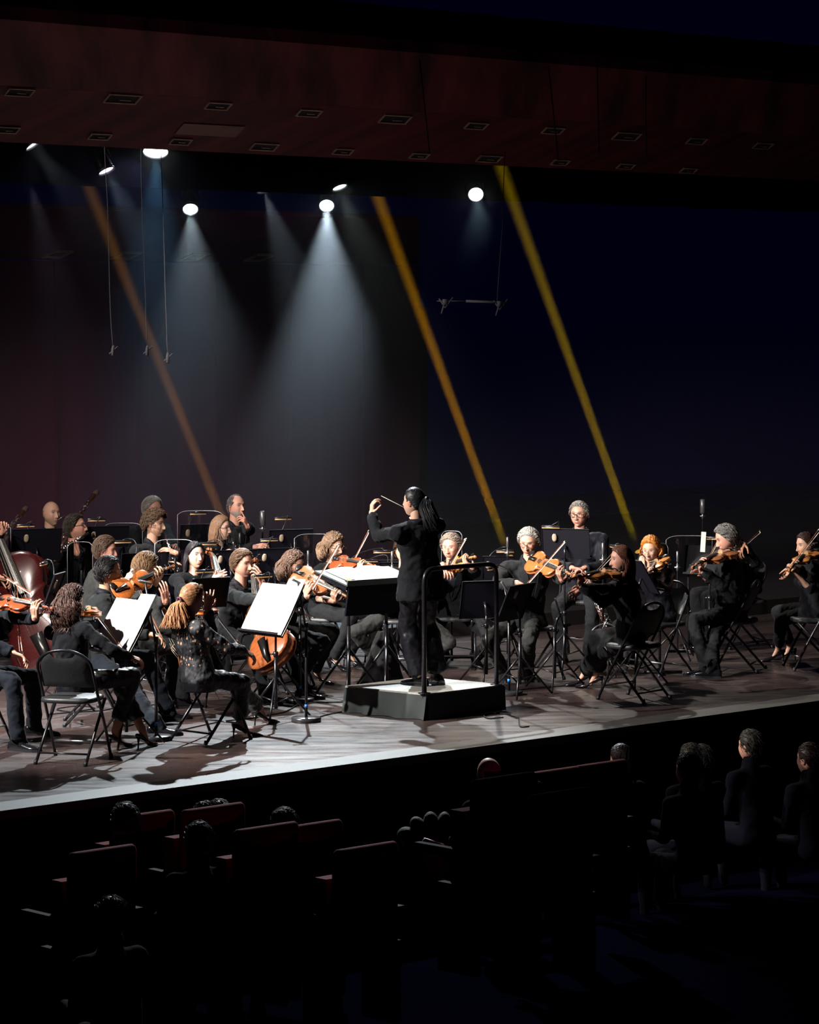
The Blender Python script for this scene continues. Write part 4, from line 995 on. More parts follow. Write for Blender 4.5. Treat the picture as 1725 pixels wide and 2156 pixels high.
def screen(label, px0, px1, pytop, pybot, s, bend=.05, leg=True, group='clear acoustic screens', ang=0.0):
    D = F/s; a = W(px0, pytop, D); b = W(px1, pytop, D); zb = W(px0, pybot, D).z; zt = a.z; mid = (a+b)/2; z0 = floor_z(mid)
    r = root('acoustic_screen', V(mid.x, mid.y, z0), label, 'acoustic screen', group); org = V(mid.x, mid.y, z0)
    n = 14; vs = []; rim = []; w_ = (b-a).x
    for t in (0, .006):
        for zz in (0, 1):
            for i in range(n+1):
                u = i/n; x = a.x+w_*u; y = D+bend*(1-(2*u-1)**2)+ang*(u-.5)+t; ztop = zt-.035*abs(2*u-1)**6
                vs.append(V(x, y, zb if zz == 0 else ztop))
    k = n+1; fs = []
    for i in range(n): fs += [(i, i+1, k+i+1, k+i), (2*k+i+1, 2*k+i, 3*k+i, 3*k+i+1), (k+i, k+i+1, 3*k+i+1, 3*k+i), (i+1, i, 2*k+i, 2*k+i+1)]
    fs += [(0, k, 3*k, 2*k), (n, 2*k+n, 3*k+n, k+n)]
    m_ = MB(); m_.add(vs, fs); obj('clear_pane', m_, M_perspex, r, origin=org, smooth=False)
    m_ = MB(); P = [vs[0]]+[vs[k+i] for i in range(n+1)]+[vs[n]]; tube(m_, [p+V(0,.003,0) for p in P], .0032, 5); obj('polished_edge', m_, M_edge, r, origin=org)
    if leg:
        m_ = MB(); c = V(mid.x, mid.y+bend+.02, 0); tube(m_, [V(c.x,c.y,z0), V(c.x,c.y,zb+.12)], .012, 8); tube(m_, [V(c.x-.2,c.y,z0+.015), V(c.x+.2,c.y,z0+.015)], .014, 8); tube(m_, [V(c.x,c.y-.2,z0+.015), V(c.x,c.y+.2,z0+.015)], .014, 8); obj('support_post', m_, M_tube, r, origin=org)
def mk_perspex():
    m = bpy.data.materials.new('clear_perspex'); m.use_nodes = True; nt = m.node_tree; nt.nodes.clear(); N = nt.nodes.new
    o = N('ShaderNodeOutputMaterial'); mx = N('ShaderNodeMixShader'); t = N('ShaderNodeBsdfTransparent'); g = N('ShaderNodeBsdfGlossy'); g.inputs['Roughness'].default_value = .06
    fr = N('ShaderNodeFresnel'); fr.inputs[0].default_value = 1.49; t.inputs[0].default_value = (.93,.94,.95,1); g.inputs[0].default_value = (.8,.8,.8,1)
    nt.links.new(fr.outputs[0], mx.inputs[0]); nt.links.new(t.outputs[0], mx.inputs[1]); nt.links.new(g.outputs[0], mx.inputs[2]); nt.links.new(mx.outputs[0], o.inputs[0]); return m
M_perspex = mk_perspex(); M_edge = mat('perspex_edge', (.32,.33,.35), .25, .2)
# ------------------------------------------------------------------ the players
R_ = math.radians
UP = V(0,0,1)
def string_player(key, label, head, s, face, inst=None, bow=None, lh=None, rh=None, handsaway=None, wr=None, **kw):
    D = F/s; fw = V(math.cos(face), math.sin(face), 0); rt = V(fw.y, -fw.x, 0); ext = {}
    big = inst and inst['kind'] in ('cello', 'bass')
    if inst:
        parts, tot, k = violin_meshes(inst['kind'])
        tl = W(inst['tail'][0], inst['tail'][1], D+inst['tail'][2])
        tp = solve_tip(tl, inst['tip'][0], inst['tip'][1], tot, inst.get('far', False))
        I = make_violin(inst['kind'], inst['label'], tl, tp, inst.get('n', UP), inst.get('group')); ext['inst'] = I
        if lh is None:
            t = inst.get('ht', 1.24); N = I['P'](t)
            if not big: lhw = N+I['x']*.040-I['z']*.070-I['y']*.015; lhd = (I['z']*.95+I['y']*.15-I['x']*.05, -I['x'])
            else: lhw = N-I['z']*.055+I['x']*.085+I['y']*.0; lhd = (-I['x']*.9+I['z']*.5, -I['z']*.6-I['x']*.4)
            lh = lhw; kw.setdefault('lhd', lhd)
            kw.setdefault('lcurl', [.75,.8,.85,.9])
    if bow:
        fr = W(bow['frog'][0], bow['frog'][1], D+bow['frog'][2]); tp = solve_tip(fr, bow['tip'][0], bow['tip'][1], .745, bow.get('far', False))
        make_bow(bow['label'], fr, tp, bow.get('h', V(0,0,-1)), kind='violin' if not big else 'cello')
        if rh is None:
            o = Vector(wr) if wr is not None else (-fw*.055+rt*.045+UP*.045)
            bd = (tp-fr).normalized(); hold = fr+bd*.035
            rh = hold+o; dd = (hold-rh).normalized()
            kw.setdefault('rhd', (dd*1.0-UP*.15, (bd*.15-UP*.7-fw*.4)))
            kw.setdefault('rcurl', [.55,.62,.66,.6])
    p = person(key, label, head, s, face, lh=lh, rh=rh, **kw); p.update(ext); return p
g1 = 'orchestra members'
string_player('conc', 'person cut off by the left edge in navy suit playing a violin', (-38,1212), 282, R_(-18), 
    inst=dict(kind='dark', label='reddish violin at the far left edge held over a navy sleeve', tail=(-14,1268,-.22), tip=(112,1283), far=False, n=V(.1,-.55,.8)),
    bow=dict(frog=(46,1388,-.38), tip=(33,1228), far=True, label='bow standing almost upright in the navy-suited violinist\'s hand at far left', h=V(-1,0,0)), wr=V(-.07,.01,.02), rhd=(V(.9,0,-.35), V(.1,-.3,-1)), relb=V(-.6,-.4,-.8),
    top='navy', bottom='navy', hairst='short', haircol=(.04,.025,.018), lfoot=G(72,1548), rfoot=G(38,1580), lean=.06, riser=0)
person('bassp', 'person partly outside the left edge playing the double bass', (-58,1072), 236, R_(-30), stand=True, top='top', haircol=(.04,.03,.02), hairst='short',
    lh=W(2,1122,27.1), rh=W(-4,1215,26.95), rhd=(V(.95,-.1,-.25), V(0,-.4,-.9)), lhd=(V(.3,-.3,.8), V(.4,-1,.1)), lcurl=.9, rcurl=.8, riser=0, lean=0)
BS = make_violin('bass', 'maroon double bass leaning back at the left edge behind the violinist', W(120,1412,27.0), solve_tip(W(120,1412,27.0), -42, 1022, violin_meshes('bass')[1], True), V(-.25,-1,.35))
make_bow('bow drawn across the double bass strings at the left edge', W(8,1212,26.70), solve_tip(W(8,1212,26.70), 66, 1250, .745, False), V(0,.6,-1), kind='cello')
person('bald', 'person with shaved head and goatee playing a bassoon at rear left', (108,1081), 222, R_(-42), look=R_(-48), pitch=.02, tone='fair', hairst='bald', haircol=(.30,.21,.16), brow=(.18,.11,.07),
    beard=(.55,(.30,.22,.15)), top='slate', lh=W(140,1172,29.05), rh=W(92,1195,28.75), rhd=(V(.6,-.3,-.7), V(.6,.4,.2)), lhd=(V(-.1,-.6,.8), V(-1,0,0)), lapel=True)
def bassoon(label, lo, hi, mouth=None, L=1.28):
    lo, hi = Vector(lo), Vector(hi); y = (hi-lo).normalized()
    def ex(r, x, yy, z, LL):
        m_ = MB(); tube(m_, [V(.030,.10*LL,0), V(.030,.62*LL,0)], .016, 12); obj('wing_joint', m_, MATS['bassoon_maple'], r)
        if mouth is not None:
            q = Matrix((x, yy, z)) @ (Vector(mouth)-lo); c = V(.030,.62*LL,0)
            m_ = MB(); tube(m_, bez(c, c+V(0,.12,0), q+V(0,.05,.06), q, 12), [.005]*9+[.0035]*4, 6); obj('crook', m_, M_chrome, r)
        m_ = MB(); tube(m_, [V(0,LL-.06,0), V(0,LL-.05,0), V(0,LL-.015,0), V(0,LL+.004,0), V(0,LL+.002,0)], [.020,.026,.028,.031,.02], 16); obj('bell_ring', m_, mat('bassoon_bell', (.10,.07,.06), .25), r)
    return pipe('bassoon', label, lo, hi, [(0,.030),(.02,.034),(.25,.034),(.27,.022),(.8,.021),(.95,.024),(1,.026)], mat('bassoon_maple', (.060,.022,.014), .2, coat=.6), 16, extra=ex, kr=.008)
bassoon('dark bassoon of the bald player, rising to the right behind the flautist', W(92,1190,28.6), W(203,1036,29.6), mouth=PEOPLE['bald']['head'].wv(0,.112,-.062))
bassoon('dark bassoon cut off by the left edge, its bell above the music stand', W(-46,1205,28.6), W(54,1070,29.4))
person('bsn2', 'person outside the left edge holding the other bassoon', (-52,1088), 222, R_(-42), top='slate', haircol=(.1,.08,.06), lh=W(-25,1180,29), rh=W(-50,1200,28.7))
# flute player
fp = person('flute', 'person with glasses and dark swept hair playing a flute at left', (160,1111), 228, R_(-5), look=R_(-12), pitch=-.12, roll=.10, tone='rosy', haircol=(.035,.024,.018), hthick=1.15, glasses='black', beard=(.25,(.12,.07,.05)),
    top='suit', lh=W(163,1166,28.15), rh=W(119,1180,28.2), lhd=(V(-.35,.1,.9), V(0,-1,.2)), rhd=(V(.15,-.1,.95), V(.3,1,0)), lcurl=.8, rcurl=.55, lelb=V(.4,.2,-1), relb=V(-.7,-.2,-.8))
def flute_ex(r, x, y, z, L): pass
pipe('flute', 'black flute with silver keys held by the player in glasses', W(187,1122,28.15), W(104,1172,28.15), [(0,.0115),(.35,.0125),(.36,.011),(1,.010)], mat('grenadilla', (.012,.008,.010), .2, coat=.4), 12, kr=.007)
person('darkman', 'person with dark brown hair seen behind the violinist in glasses', (222,1158), 240, R_(2), look=R_(-8), pitch=.18, tone='rosy', haircol=(.055,.032,.020), beard=(.45,(.16,.09,.06)), top='grey', lh=W(292,1240,27.2), rh=W(266,1222,26.7), hthick=1.1)
string_player('asian', 'person with black hair and glasses in dark suit playing an orange violin', (229,1205), 268, R_(6), look=R_(2), pitch=.10, tone='asian', haircol=(.012,.010,.012), hthick=1.15, glasses='black', top='slate', bottom='navy',
    inst=dict(kind='violin', label='bright orange violin under the chin of the seated man in glasses', tail=(240,1249,-.12), tip=(368,1191), far=True, n=V(-.05,-1,.42), ht=1.16),
    bow=dict(frog=(341,1349,-.36), tip=(278,1200), far=True, label='bow crossing the bright orange violin with its hand below right', h=V(-1,.2,-.2)), wr=V(-.085,0,.02), rhd=(V(.95,0,-.25), V(0,-.2,-1)), rcurl=.65,
    lfoot=G(352,1515), rfoot=G(330,1548), relb=V(-.4,-.3,-1), lapel=True)
string_player('cellor', 'person with light brown hair bowed over a cello behind the orange violin', (307,1195), 258, R_(25), look=R_(30), pitch=.35, tone='rosy', haircol=(.20,.115,.060), hthick=1.35, top='grey',
    inst=dict(kind='cello', label='cello with its neck beside the raised reddish hand, behind the blonde woman', tail=(432,1420,-.35), tip=(318,1218), far=True, n=V(-.9,.3,.5), ht=1.15),
    lh=W(349,1268,24.9), lhd=(V(-.1,-.1,1), V(-.5,.6,.1)), lcurl=.35, rh=W(395,1345,24.8), lapel=False)
string_player('curly', 'person with long dark curly hair and black top playing, back turned, at left', (150,1266), 287, R_(48), look=R_(40), pitch=.25, fem=1, tone='warm', hairst='longcurly', haircol=(.075,.038,.030), hlen=.17, top='top', bottom='satin', shoe='heel',
    inst=dict(kind='violin', label='violin hidden in front of the woman with dark curly hair', tail=(178,1292,.16), tip=(206,1292), far=True, n=UP),
    bow=dict(frog=(283,1396,-.02), tip=(197,1285), far=True, label='slender bow held low by the woman with dark curly hair', h=V(-.3,0,-1)), wr=V(-.02,-.03,.03), rhd=(V(.8,.3,-.3), V(.2,.4,-1)), relb=V(.7,-.6,-.5),
    lfoot=G(300,1575), rfoot=G(243,1577), hem=.80, lean=-.02, sway=.05, trw=1.05)
string_player('blonde', 'person with ginger blonde ponytail and black lace blouse, back turned', (404,1262), 284, R_(28), look=R_(42), pitch=.22, fem=1, tone='fair', hairst='pony', haircol=(.47,.22,.105), gather=(0,-.105,-.030), hthick=1.5, top='lace', bottom='satin', shoe='heel',
    inst=dict(kind='violin', label='violin hidden beyond the blonde woman in lace', tail=(430,1290,.15), tip=(446,1284), far=True, n=UP), 
    bow=dict(frog=(527,1384,.05), tip=(427,1258), far=True, label='bow slanting across the lace sleeve of the blonde woman', h=V(-.5,0,-1)), wr=V(-.03,-.02,.03), rhd=(V(.8,.3,-.5), V(.2,.4,-1)), relb=V(.6,-.7,-.5),
    lh=W(437,1284,22.95), lhd=(V(.1,0,1), V(-.2,1,0)), lcurl=[.3,.5,.6,.2], lfoot=G(548,1526), rfoot=G(505,1553), hem=.86, trw=1.12, lean=-.07, sway=.03)
person('gray', 'person with grey hair mostly hidden behind the curly-haired clarinettist', (322,1072), 215, R_(-45), tone='rosy', haircol=(.36,.34,.31), hairst='short', hthick=1.15, top='slate', lh=W(370,1150,29.8), rh=W(330,1165,29.8))
person('curlym', 'person with curly brown hair playing a clarinet at the rear', (326,1103), 232, R_(-35), look=R_(-22), pitch=.12, tone='fair', haircol=(.085,.050,.030), hairst='curly', top='slate', hthick=1.0,
    lh=W(372,1165,27.72), rh=W(342,1190,27.7), lhd=(V(-.85,-.1,.3), V(-.1,.5,-.9)), rhd=(V(.95,-.1,.3), V(.1,-.3,-.9)), lcurl=.5, rcurl=.4)
def clar_bell(r, x, y, z, L): 
    m_ = MB(); tube(m_, [V(0,L-.09,0), V(0,L-.03,0), V(0,L,0), V(0,L-.002,0)], [.014,.021,.033,.02], 16); obj('bell', m_, MATS['grenadilla'], r)
pipe('clarinet', 'silver-keyed clarinet of the man with curly brown hair', PEOPLE['curlym']['head'].wv(0,.108,-.065), W(377,1207,27.65), [(0,.005),(.10,.009),(.14,.013),(1,.014)], MATS['grenadilla'], 16, extra=clar_bell, kr=.008)
person('claf', 'person with long light brown hair and glasses playing a clarinet', (466,1112), 226, R_(-32), look=R_(-24), pitch=.08, fem=1, tone='pale', hairst='long', haircol=(.24,.135,.080), hlen=.16, glasses='black', top='top',
    lh=W(503,1174,28.3), rh=W(492,1195,28.3), lhd=(V(-.7,-.1,.6), V(0,.3,-1)), rhd=(V(.8,0,.3), V(0,0,-1)))
pipe('clarinet', 'black clarinet of the woman with long light brown hair', PEOPLE['claf']['head'].wv(0,.108,-.065), W(517,1203,28.2), [(0,.006),(.10,.010),(.14,.015),(1,.015)], MATS['grenadilla'], 10, extra=clar_bell, kr=.006)
bm = person('beard', 'person with short grey beard resting fingers on his mouth at the rear', (498,1067), 216, R_(-42), look=R_(-46), pitch=-.02, tone='rosy', haircol=(.16,.14,.13), hairst='receding', beard=(.85,(.36,.33,.31)), brow=(.08,.06,.05), top='slate',
    lh=W(522,1109,29.72), lhd=(V(-.42,-.35,.85), V(-.8,.3,-.2)), lcurl=[.1,.95,1.0,1.0], lelb=V(.5,-.2,-1), rh=W(535,1152,29.7))
m_ = MB(); q = bm['elbows'][1]; wq = Vector(W(522,1109,29.72)); dq = (wq-q).normalized(); tube(m_, [wq-dq*.035, wq-dq*.018], .034, 16); 
wt = obj('wristwatch', m_, M_chrome); tag(wt, 'silver wristwatch on the bearded man\'s raised wrist', 'watch'); wt.parent = None
string_player('blackh', 'person with long black hair sitting with a cello', (411,1169), 240, R_(-48), look=R_(-55), pitch=.05, fem=1, tone='pale', hairst='long', haircol=(.012,.010,.014), hlen=.14, top='top', brow=(.03,.02,.02),
    inst=dict(kind='cello', label='cello of the black-haired woman, its dark neck beside her face', tail=(478,1350,-.75), tip=(437,1160), far=True, n=V(.5,-1,.3), ht=1.10), lh=W(452,1216,26.5), lhd=(V(.8,-.2,.3), V(0,-1,0)), rh=W(440,1290,26.3))
string_player('browns', 'person with neat brown hair in dark suit playing a cello', (511,1187), 250, R_(-38), look=R_(-42), pitch=.12, tone='rosy', haircol=(.12,.070,.042), hthick=1.0, top='slate', bottom='trou', lean=.12,
    inst=dict(kind='cello', label='reddish brown cello below the white sheet music', tail=(578,1402,-.72), tip=(541,1180), far=True, n=V(-.55,-.85,.25), ht=1.14), 
    lh=W(553,1228,25.7), lhd=(V(-.35,-.2,.85), V(-.6,.5,-.3)), lcurl=[.4,.6,.8,.9], lelb=V(.3,.3,-1), rh=W(560,1265,25.25), relb=V(-.8,-.5,-.5), lfoot=G(640,1470), rfoot=G(560,1480), sleeve=(1,.85))
make_bow('cello bow held behind the white sheet music', W(560,1262,25.15), solve_tip(W(560,1262,25.15), 660, 1300, .745, True), V(0,1,-.3), kind='cello')
string_player('violaf', 'person with long dark curly hair bent over a brown viola', (618,1188), 247, R_(-32), look=R_(-30), pitch=.32, roll=-.15, fem=1, tone='fair', hairst='longcurly', haircol=(.10,.058,.040), hlen=.10, top='top', shoe='heel',
    inst=dict(kind='brownviola', label='large brown viola with its scroll at a bare hand near the conductor', tail=(620,1208,-.14), tip=(744,1264), far=False, n=V(.1,-.85,.55), ht=1.20),
    bow=dict(frog=(650,1252,-.42), tip=(713,1146), far=False, label='bow rising steeply over the large brown viola', h=V(.2,.8,-.3)), wr=V(-.03,.03,-.045), rhd=(V(.25,-.2,.95), V(.5,1,0)), rcurl=.7,
    sleeve=(1,.55), lfoot=G(664,1440), rfoot=G(634,1449), lean=.12, lelb=V(-.2,-.3,-1), bottom='grey')
string_player('curlyg', 'person with big curly hair and glasses playing a red-brown viola', (702,1150), 232, R_(-28), look=R_(-35), pitch=.28, roll=-.1, fem=1, tone='fair', hairst='longcurly', haircol=(.17,.105,.065), hlen=.09, hthick=1.25, glasses='brown', top='top', shoe='heel',
    inst=dict(kind='dark', label='red-brown viola of the woman with curly hair and glasses', tail=(702,1184,-.18), tip=(792,1192), far=False, n=V(.0,-.7,.7), ht=1.15),
    bow=dict(frog=(728,1212,-.40), tip=(776,1120), far=True, label='bow pointing up right beside the curly-haired woman\'s red-brown viola', h=V(.3,.8,-.3)), wr=V(-.03,.03,-.05), rhd=(V(.6,-.2,-.4), V(0,-.6,-1)),
    lfoot=G(735,1403), rfoot=G(705,1412), lean=.10)
string_player('oldv', 'person with silver brown hair and wire glasses behind a golden viola', (950,1152), 232, R_(-92), look=R_(-112), pitch=.16, tone='rosy', haircol=(.30,.24,.20), hthick=1.2, glasses='wire', top='suit',
    inst=dict(kind='gold', label='golden viola of the older man right of the conductor', tail=(950,1196,-.14), tip=(1001,1172), far=False, n=V(-.45,-.75,.5), ht=1.18),
    bow=dict(frog=(941,1203,-.42), tip=(980,1135), far=False, label='bow crossing the golden viola right of the conductor', h=V(.4,.9,0)), lfoot=G(1003,1400), rfoot=G(935,1400))
person('hid', 'person in black hidden behind the conductor, only the knees showing', (852,1160), 234, R_(-88), top='top', bottom='grey', haircol=(.05,.03,.02), lknee=V(.55,-.6,.9), rknee=V(-.5,-.6,.9), lfoot=G(878,1408), rfoot=G(800,1410))
string_player('grayv', 'person with short grey hair and brown glasses playing a large viola', (1114,1141), 240, R_(-72), look=R_(-108), pitch=.34, roll=.05, tone='rosy', haircol=(.42,.40,.37), hthick=1.15, hairst='short', glasses='brown', top='slate', bottom='grey', lean=.10, brow=(.2,.18,.16),
    inst=dict(kind='viola', label='copper-brown viola of the grey-haired man in an open jacket', tail=(1116,1180,-.15), tip=(1212,1214), far=False, n=V(-.05,-.92,.42), ht=1.17),
    bow=dict(frog=(1104,1237,-.42), tip=(1190,1140), far=False, label='bow crossing the copper-brown viola from lower left to upper right', h=V(.3,.9,-.2)), wr=V(-.075,.035,.02), rhd=(V(.9,-.2,-.5), V(.1,-.5,-.8)), relb=V(-.9,.2,-.4),
    lfoot=G(1110,1432), rfoot=G(1058,1432), lknee=V(.0,-1,.9), rknee=V(-.35,-.8,.9))
person('standm', 'person with short grey hair and glasses sitting high at the rear right', (1220,1083), 226, R_(-100), look=R_(-112), pitch=.10, tone='rosy', haircol=(.28,.26,.24), hairst='short', hthick=.8, glasses='black', top='shirt', lapel=False, brow=(.15,.12,.1),
    lh=W(1232,1196,28.45), rh=W(1204,1196,28.45), lhd=(V(-.9,-.2,-.2), V(0,0,-1)), rhd=(V(.9,-.2,-.1), V(0,-.2,-1)), seat_h=.58)
string_player('brunette', 'person with long straight brown hair in profile playing a violin', (1308,1178), 252, R_(172), look=R_(196), pitch=.12, fem=1, tone='rosy', hairst='long', haircol=(.15,.062,.040), hlen=.22, top='top', bottom='trou', shoe='heel', trw=1.5, hem=.80, lean=.06,
    inst=dict(kind='gold', label='violin held level in front of the long-haired woman in profile', tail=(1300,1206,-.10), tip=(1196,1222), far=False, n=V(0,-.18,1), ht=1.14),
    bow=dict(frog=(1208,1252,-.30), tip=(1292,1166), far=True, label='bow passing behind the level violin of the long-haired woman', h=V(.5,.2,-.8)), wr=V(.055,.01,.035), rhd=(V(-.75,-.1,-.5), V(-.2,-.8,-.3)), relb=V(.3,-.6,-.8),
    lfoot=G(1232,1445), rfoot=G(1256,1450))
string_player('orange', 'person with bright orange hair and glasses playing a violin', (1371,1158), 236, R_(-140), look=R_(-115), pitch=.22, fem=1, tone='fair', hairst='bob', haircol=(.62,.22,.045), hlen=.07, hthick=1.4, glasses='wire', top='satin',
    inst=dict(kind='gold', label='small orange violin of the orange-haired woman, scroll pointing down', tail=(1394,1180,-.14), tip=(1364,1216), far=False, n=V(-.5,-.7,.6), ht=1.15),
    bow=dict(frog=(1348,1188,-.50), tip=(1402,1168), far=True, label='bow held almost level in front of the orange-haired woman', h=V(0,.3,-1)), lfoot=G(1330,1395), rfoot=G(1300,1400))
string_player('profile', 'person with curly grey hair playing in profile near the right side', (1529,1134), 233, R_(176), look=R_(190), pitch=.42, tone='rosy', haircol=(.20,.19,.18), hairst='short', hthick=1.5, top='suit', lean=.02, brow=(.05,.04,.04),
    inst=dict(kind='brownviola', label='violin of the grey-haired man in profile, pointing left and down', tail=(1541,1164,-.12), tip=(1457,1196), far=False, n=V(-.15,-.25,.95), ht=1.16),
    bow=dict(frog=(1472,1212,-.25), tip=(1530,1104), far=True, label='bow rising in front of the grey-haired man\'s face', h=V(.6,.5,-.3)), wr=V(.05,0,-.045), rhd=(V(-.6,-.1,.6), V(-.6,-.3,-.6)),
    lfoot=G(1487,1423), rfoot=G(1502,1427), lapel=False)
string_player('behindp', 'person hidden behind the grey-haired man in profile, only fingers and bow showing', (1541,1150), 218, R_(-165), tone='warm', haircol=(.03,.02,.02), top='top',
    bow=dict(frog=(1556,1158,-.1), tip=(1601,1119), far=True, label='bow pointing up right behind the grey-haired man in profile', h=V(.4,.3,-.8)), lh=W(1577,1196,29.9), lhd=(V(.1,-.1,1), V(-1,-.3,0)), lcurl=.4)
string_player('farright', 'person with dark hair playing a violin at the right edge', (1697,1148), 232, R_(186), look=R_(205), pitch=.18, fem=1, tone='fair', hairst='bob', haircol=(.05,.026,.022), hlen=.02, hthick=.8, top='top', shoe='heel', sleeve=(.5,.6), lean=.05,
    inst=dict(kind='gold', label='orange violin at the right edge', tail=(1712,1162,-.12), tip=(1661,1201), far=False, n=V(-.2,-.5,.85), ht=1.15),
    bow=dict(frog=(1652,1210,-.40), tip=(1726,1116), far=False, label='bow crossing the violin at the right edge', h=V(.5,.6,-.4)), wr=V(.03,.0,.06), rhd=(V(-.2,-.2,-.9), V(-.8,-.2,.1)), relb=V(.2,-.5,-1),
    lfoot=G(1640,1393), rfoot=G(1664,1390), hem=.85)
# the conductor
cp = person('conductor', 'person conducting on the podium in long black jacket, black ponytail, back turned', (872,1057), 262, R_(128), look=R_(143), pitch=-.05, fem=.6, tone='fair', hairst='pony', haircol=(.010,.011,.014), gather=(.0,-.104,.030), top='suit', bottom='satin', stand=True, riser=.21, lapel=False,
    lh=W(783,1082,25.05), lhd=(V(.05,-.05,1), V(.9,.3,.1)), lcurl=[.95,.8,.75,.7], lelb=V(-.2,-.3,-1), rh=W(882,1092,25.7), rhd=(V(-.3,.5,.6), V(0,1,-.3)), relb=V(.6,.1,-1), lean=.0, sway=.045, bulk=1.12, jhem=.20, trw=1.5, hem=.97, lfoot=G(884,1444,.21), rfoot=G(921,1441,.21))
m_ = MB(); a, b = W(858,1072,25.55), W(803,1044,25.35); tube(m_, [a, a+(b-a)*.1, b], [.004,.0028,.0014], 6); bt = obj('baton', m_, mat('white_baton', (.75,.72,.62), .4), origin=a, loc=a); tag(bt, 'thin white baton beyond the conductor\'s raised arm', 'baton')
hd = cp['head']; m_ = MB(); pts = [hd.wv(0,-.100,.040), hd.wv(0,-.130,.022), W(899,1068,hd.c[1]-.12), W(908,1096,hd.c[1]-.17), W(917,1122,hd.c[1]-.18)]
ponytail(m_, pts,   .036, (.010,.011,.014), 520, 3, .014, 1.8); obj('ponytail', m_, M_hair, cp['root'], origin=cp['org'], vcol=True)
m_ = MB(); R = frame(hd.r, hd.f, hd.u); a = hd.wv(0,-.118,.036); tube(m_, [a, a-hd.f*.02], .018, 12); obj('hair_tie', m_, M_black, cp['root'], origin=cp['org'])
bl = PEOPLE['blonde']; hd = bl['head']; m_ = MB(); s0 = hd.wv(0,-.108,-.030)
ponytail(m_, [hd.wv(0,-.095,-.022), hd.wv(.00,-.118,-.060), hd.wv(.0,-.108,-.125), hd.wv(.0,-.108,-.19), hd.wv(.0,-.13,-.25)], .050, (.47,.22,.105), 620, 5, .02, 2.2); obj('ponytail', m_, M_hair, bl['root'], origin=bl['org'], vcol=True)
m_ = MB(); 
for i in range(14): a = i*.45; ell(m_, s0+hd.r*(.022*math.cos(a))+hd.u*(.022*math.sin(a))-hd.f*(.008+.004*(i % 3)), (.010,.010,.010), None, 8, 6)
obj('scrunchie', m_, mat('plum_scrunchie', (.07,.01,.04), .4), bl['root'], origin=bl['org'])['label'] = 'dark plum scrunchie'
# lace holes on the blonde woman's blouse: skin showing through, a pattern of the fabric
def lace_mat():
    m = bpy.data.materials.new('black_lace_cutwork'); m.use_nodes = True; nt = m.node_tree; L = nt.links; N = nt.nodes.new; b = nt.nodes['Principled BSDF']
    tc = N('ShaderNodeTexCoord'); mp = N('ShaderNodeMapping'); mp.inputs['Scale'].default_value = (1,1,.62); L.new(tc.outputs['Object'], mp.inputs[0])
    v = N('ShaderNodeTexVoronoi'); v.inputs['Scale'].default_value = 40; L.new(mp.outputs[0], v.inputs['Vector'])
    n = N('ShaderNodeTexNoise'); n.inputs['Scale'].default_value = 7; L.new(tc.outputs['Object'], n.inputs['Vector'])
    c1 = N('ShaderNodeMath'); c1.operation = 'LESS_THAN'; L.new(v.outputs['Distance'], c1.inputs[0]); c1.inputs[1].default_value = .30
    c2 = N('ShaderNodeMath'); c2.operation = 'GREATER_THAN'; L.new(n.outputs[0], c2.inputs[0]); c2.inputs[1].default_value = .49
    sx = N('ShaderNodeSeparateXYZ'); L.new(tc.outputs['Object'], sx.inputs[0])
    c3 = N('ShaderNodeMath'); c3.operation = 'GREATER_THAN'; L.new(sx.outputs[2], c3.inputs[0]); c3.inputs[1].default_value = .62
    a = N('ShaderNodeMath'); a.operation = 'MULTIPLY'; L.new(c1.outputs[0], a.inputs[0]); L.new(c2.outputs[0], a.inputs[1])
    a2 = N('ShaderNodeMath'); a2.operation = 'MULTIPLY'; L.new(a.outputs[0], a2.inputs[0]); L.new(c3.outputs[0], a2.inputs[1])
    mx = N('ShaderNodeMix'); mx.data_type = 'RGBA'; L.new(a2.outputs[0], mx.inputs[0]); mx.inputs[6].default_value = (.008,.009,.013,1); mx.inputs[7].default_value = (.50,.27,.17,1)
    L.new(mx.outputs[2], b.inputs['Base Color']); b.inputs['Roughness'].default_value = .7
    bp = N('ShaderNodeBump'); bp.inputs['Strength'].default_value = .8; bp.inputs['Distance'].default_value = .006; L.new(v.outputs['Distance'], bp.inputs['Height']); L.new(bp.outputs[0], b.inputs['Normal']); return m
for ch in PEOPLE['blonde']['root'].children:
    if ch.name.startswith('blouse'): ch.data.materials.clear(); ch.data.materials.append(lace_mat())
# ------------------------------------------------------------------ podium, rail and conductor's desk
c0 = G(899, 1461, .21); c1 = G(1062, 1441, .21); c3 = G(727, 1444, .21)
PZ = .21
ux = (c1-c0); ux.z = 0; vx = (c3-c0); vx.z = 0
pw, pl = ux.length, vx.length; X_ = ux.normalized(); Y_ = (vx-X_*vx.dot(X_)); Y_.normalize()
po = Vector((c0.x, c0.y, 0))
r = root('podium', po, 'low conductor\'s podium with pale top and draped black sides', 'podium')
c2 = c0+ux+vx
def P4(a, b, z): v = po+ux*a+vx*b; return V(v.x, v.y, z)
m_ = MB(); m_.add([P4(a,b,z) for z in (.175,PZ) for a,b in ((0,0),(1,0),(1,1),(0,1))], _BF); obj('deck', m_, mat('podium_top', (.34,.34,.31), .45, noisy=(30,.15)), r, origin=po, smooth=False)
m_ = MB(); m_.add([P4(a,b,z) for z in (.02,.175) for a,b in ((.02,.02),(.98,.02),(.98,.98),(.02,.98))], _BF); obj('frame', m_, M_black, r, origin=po, smooth=False)
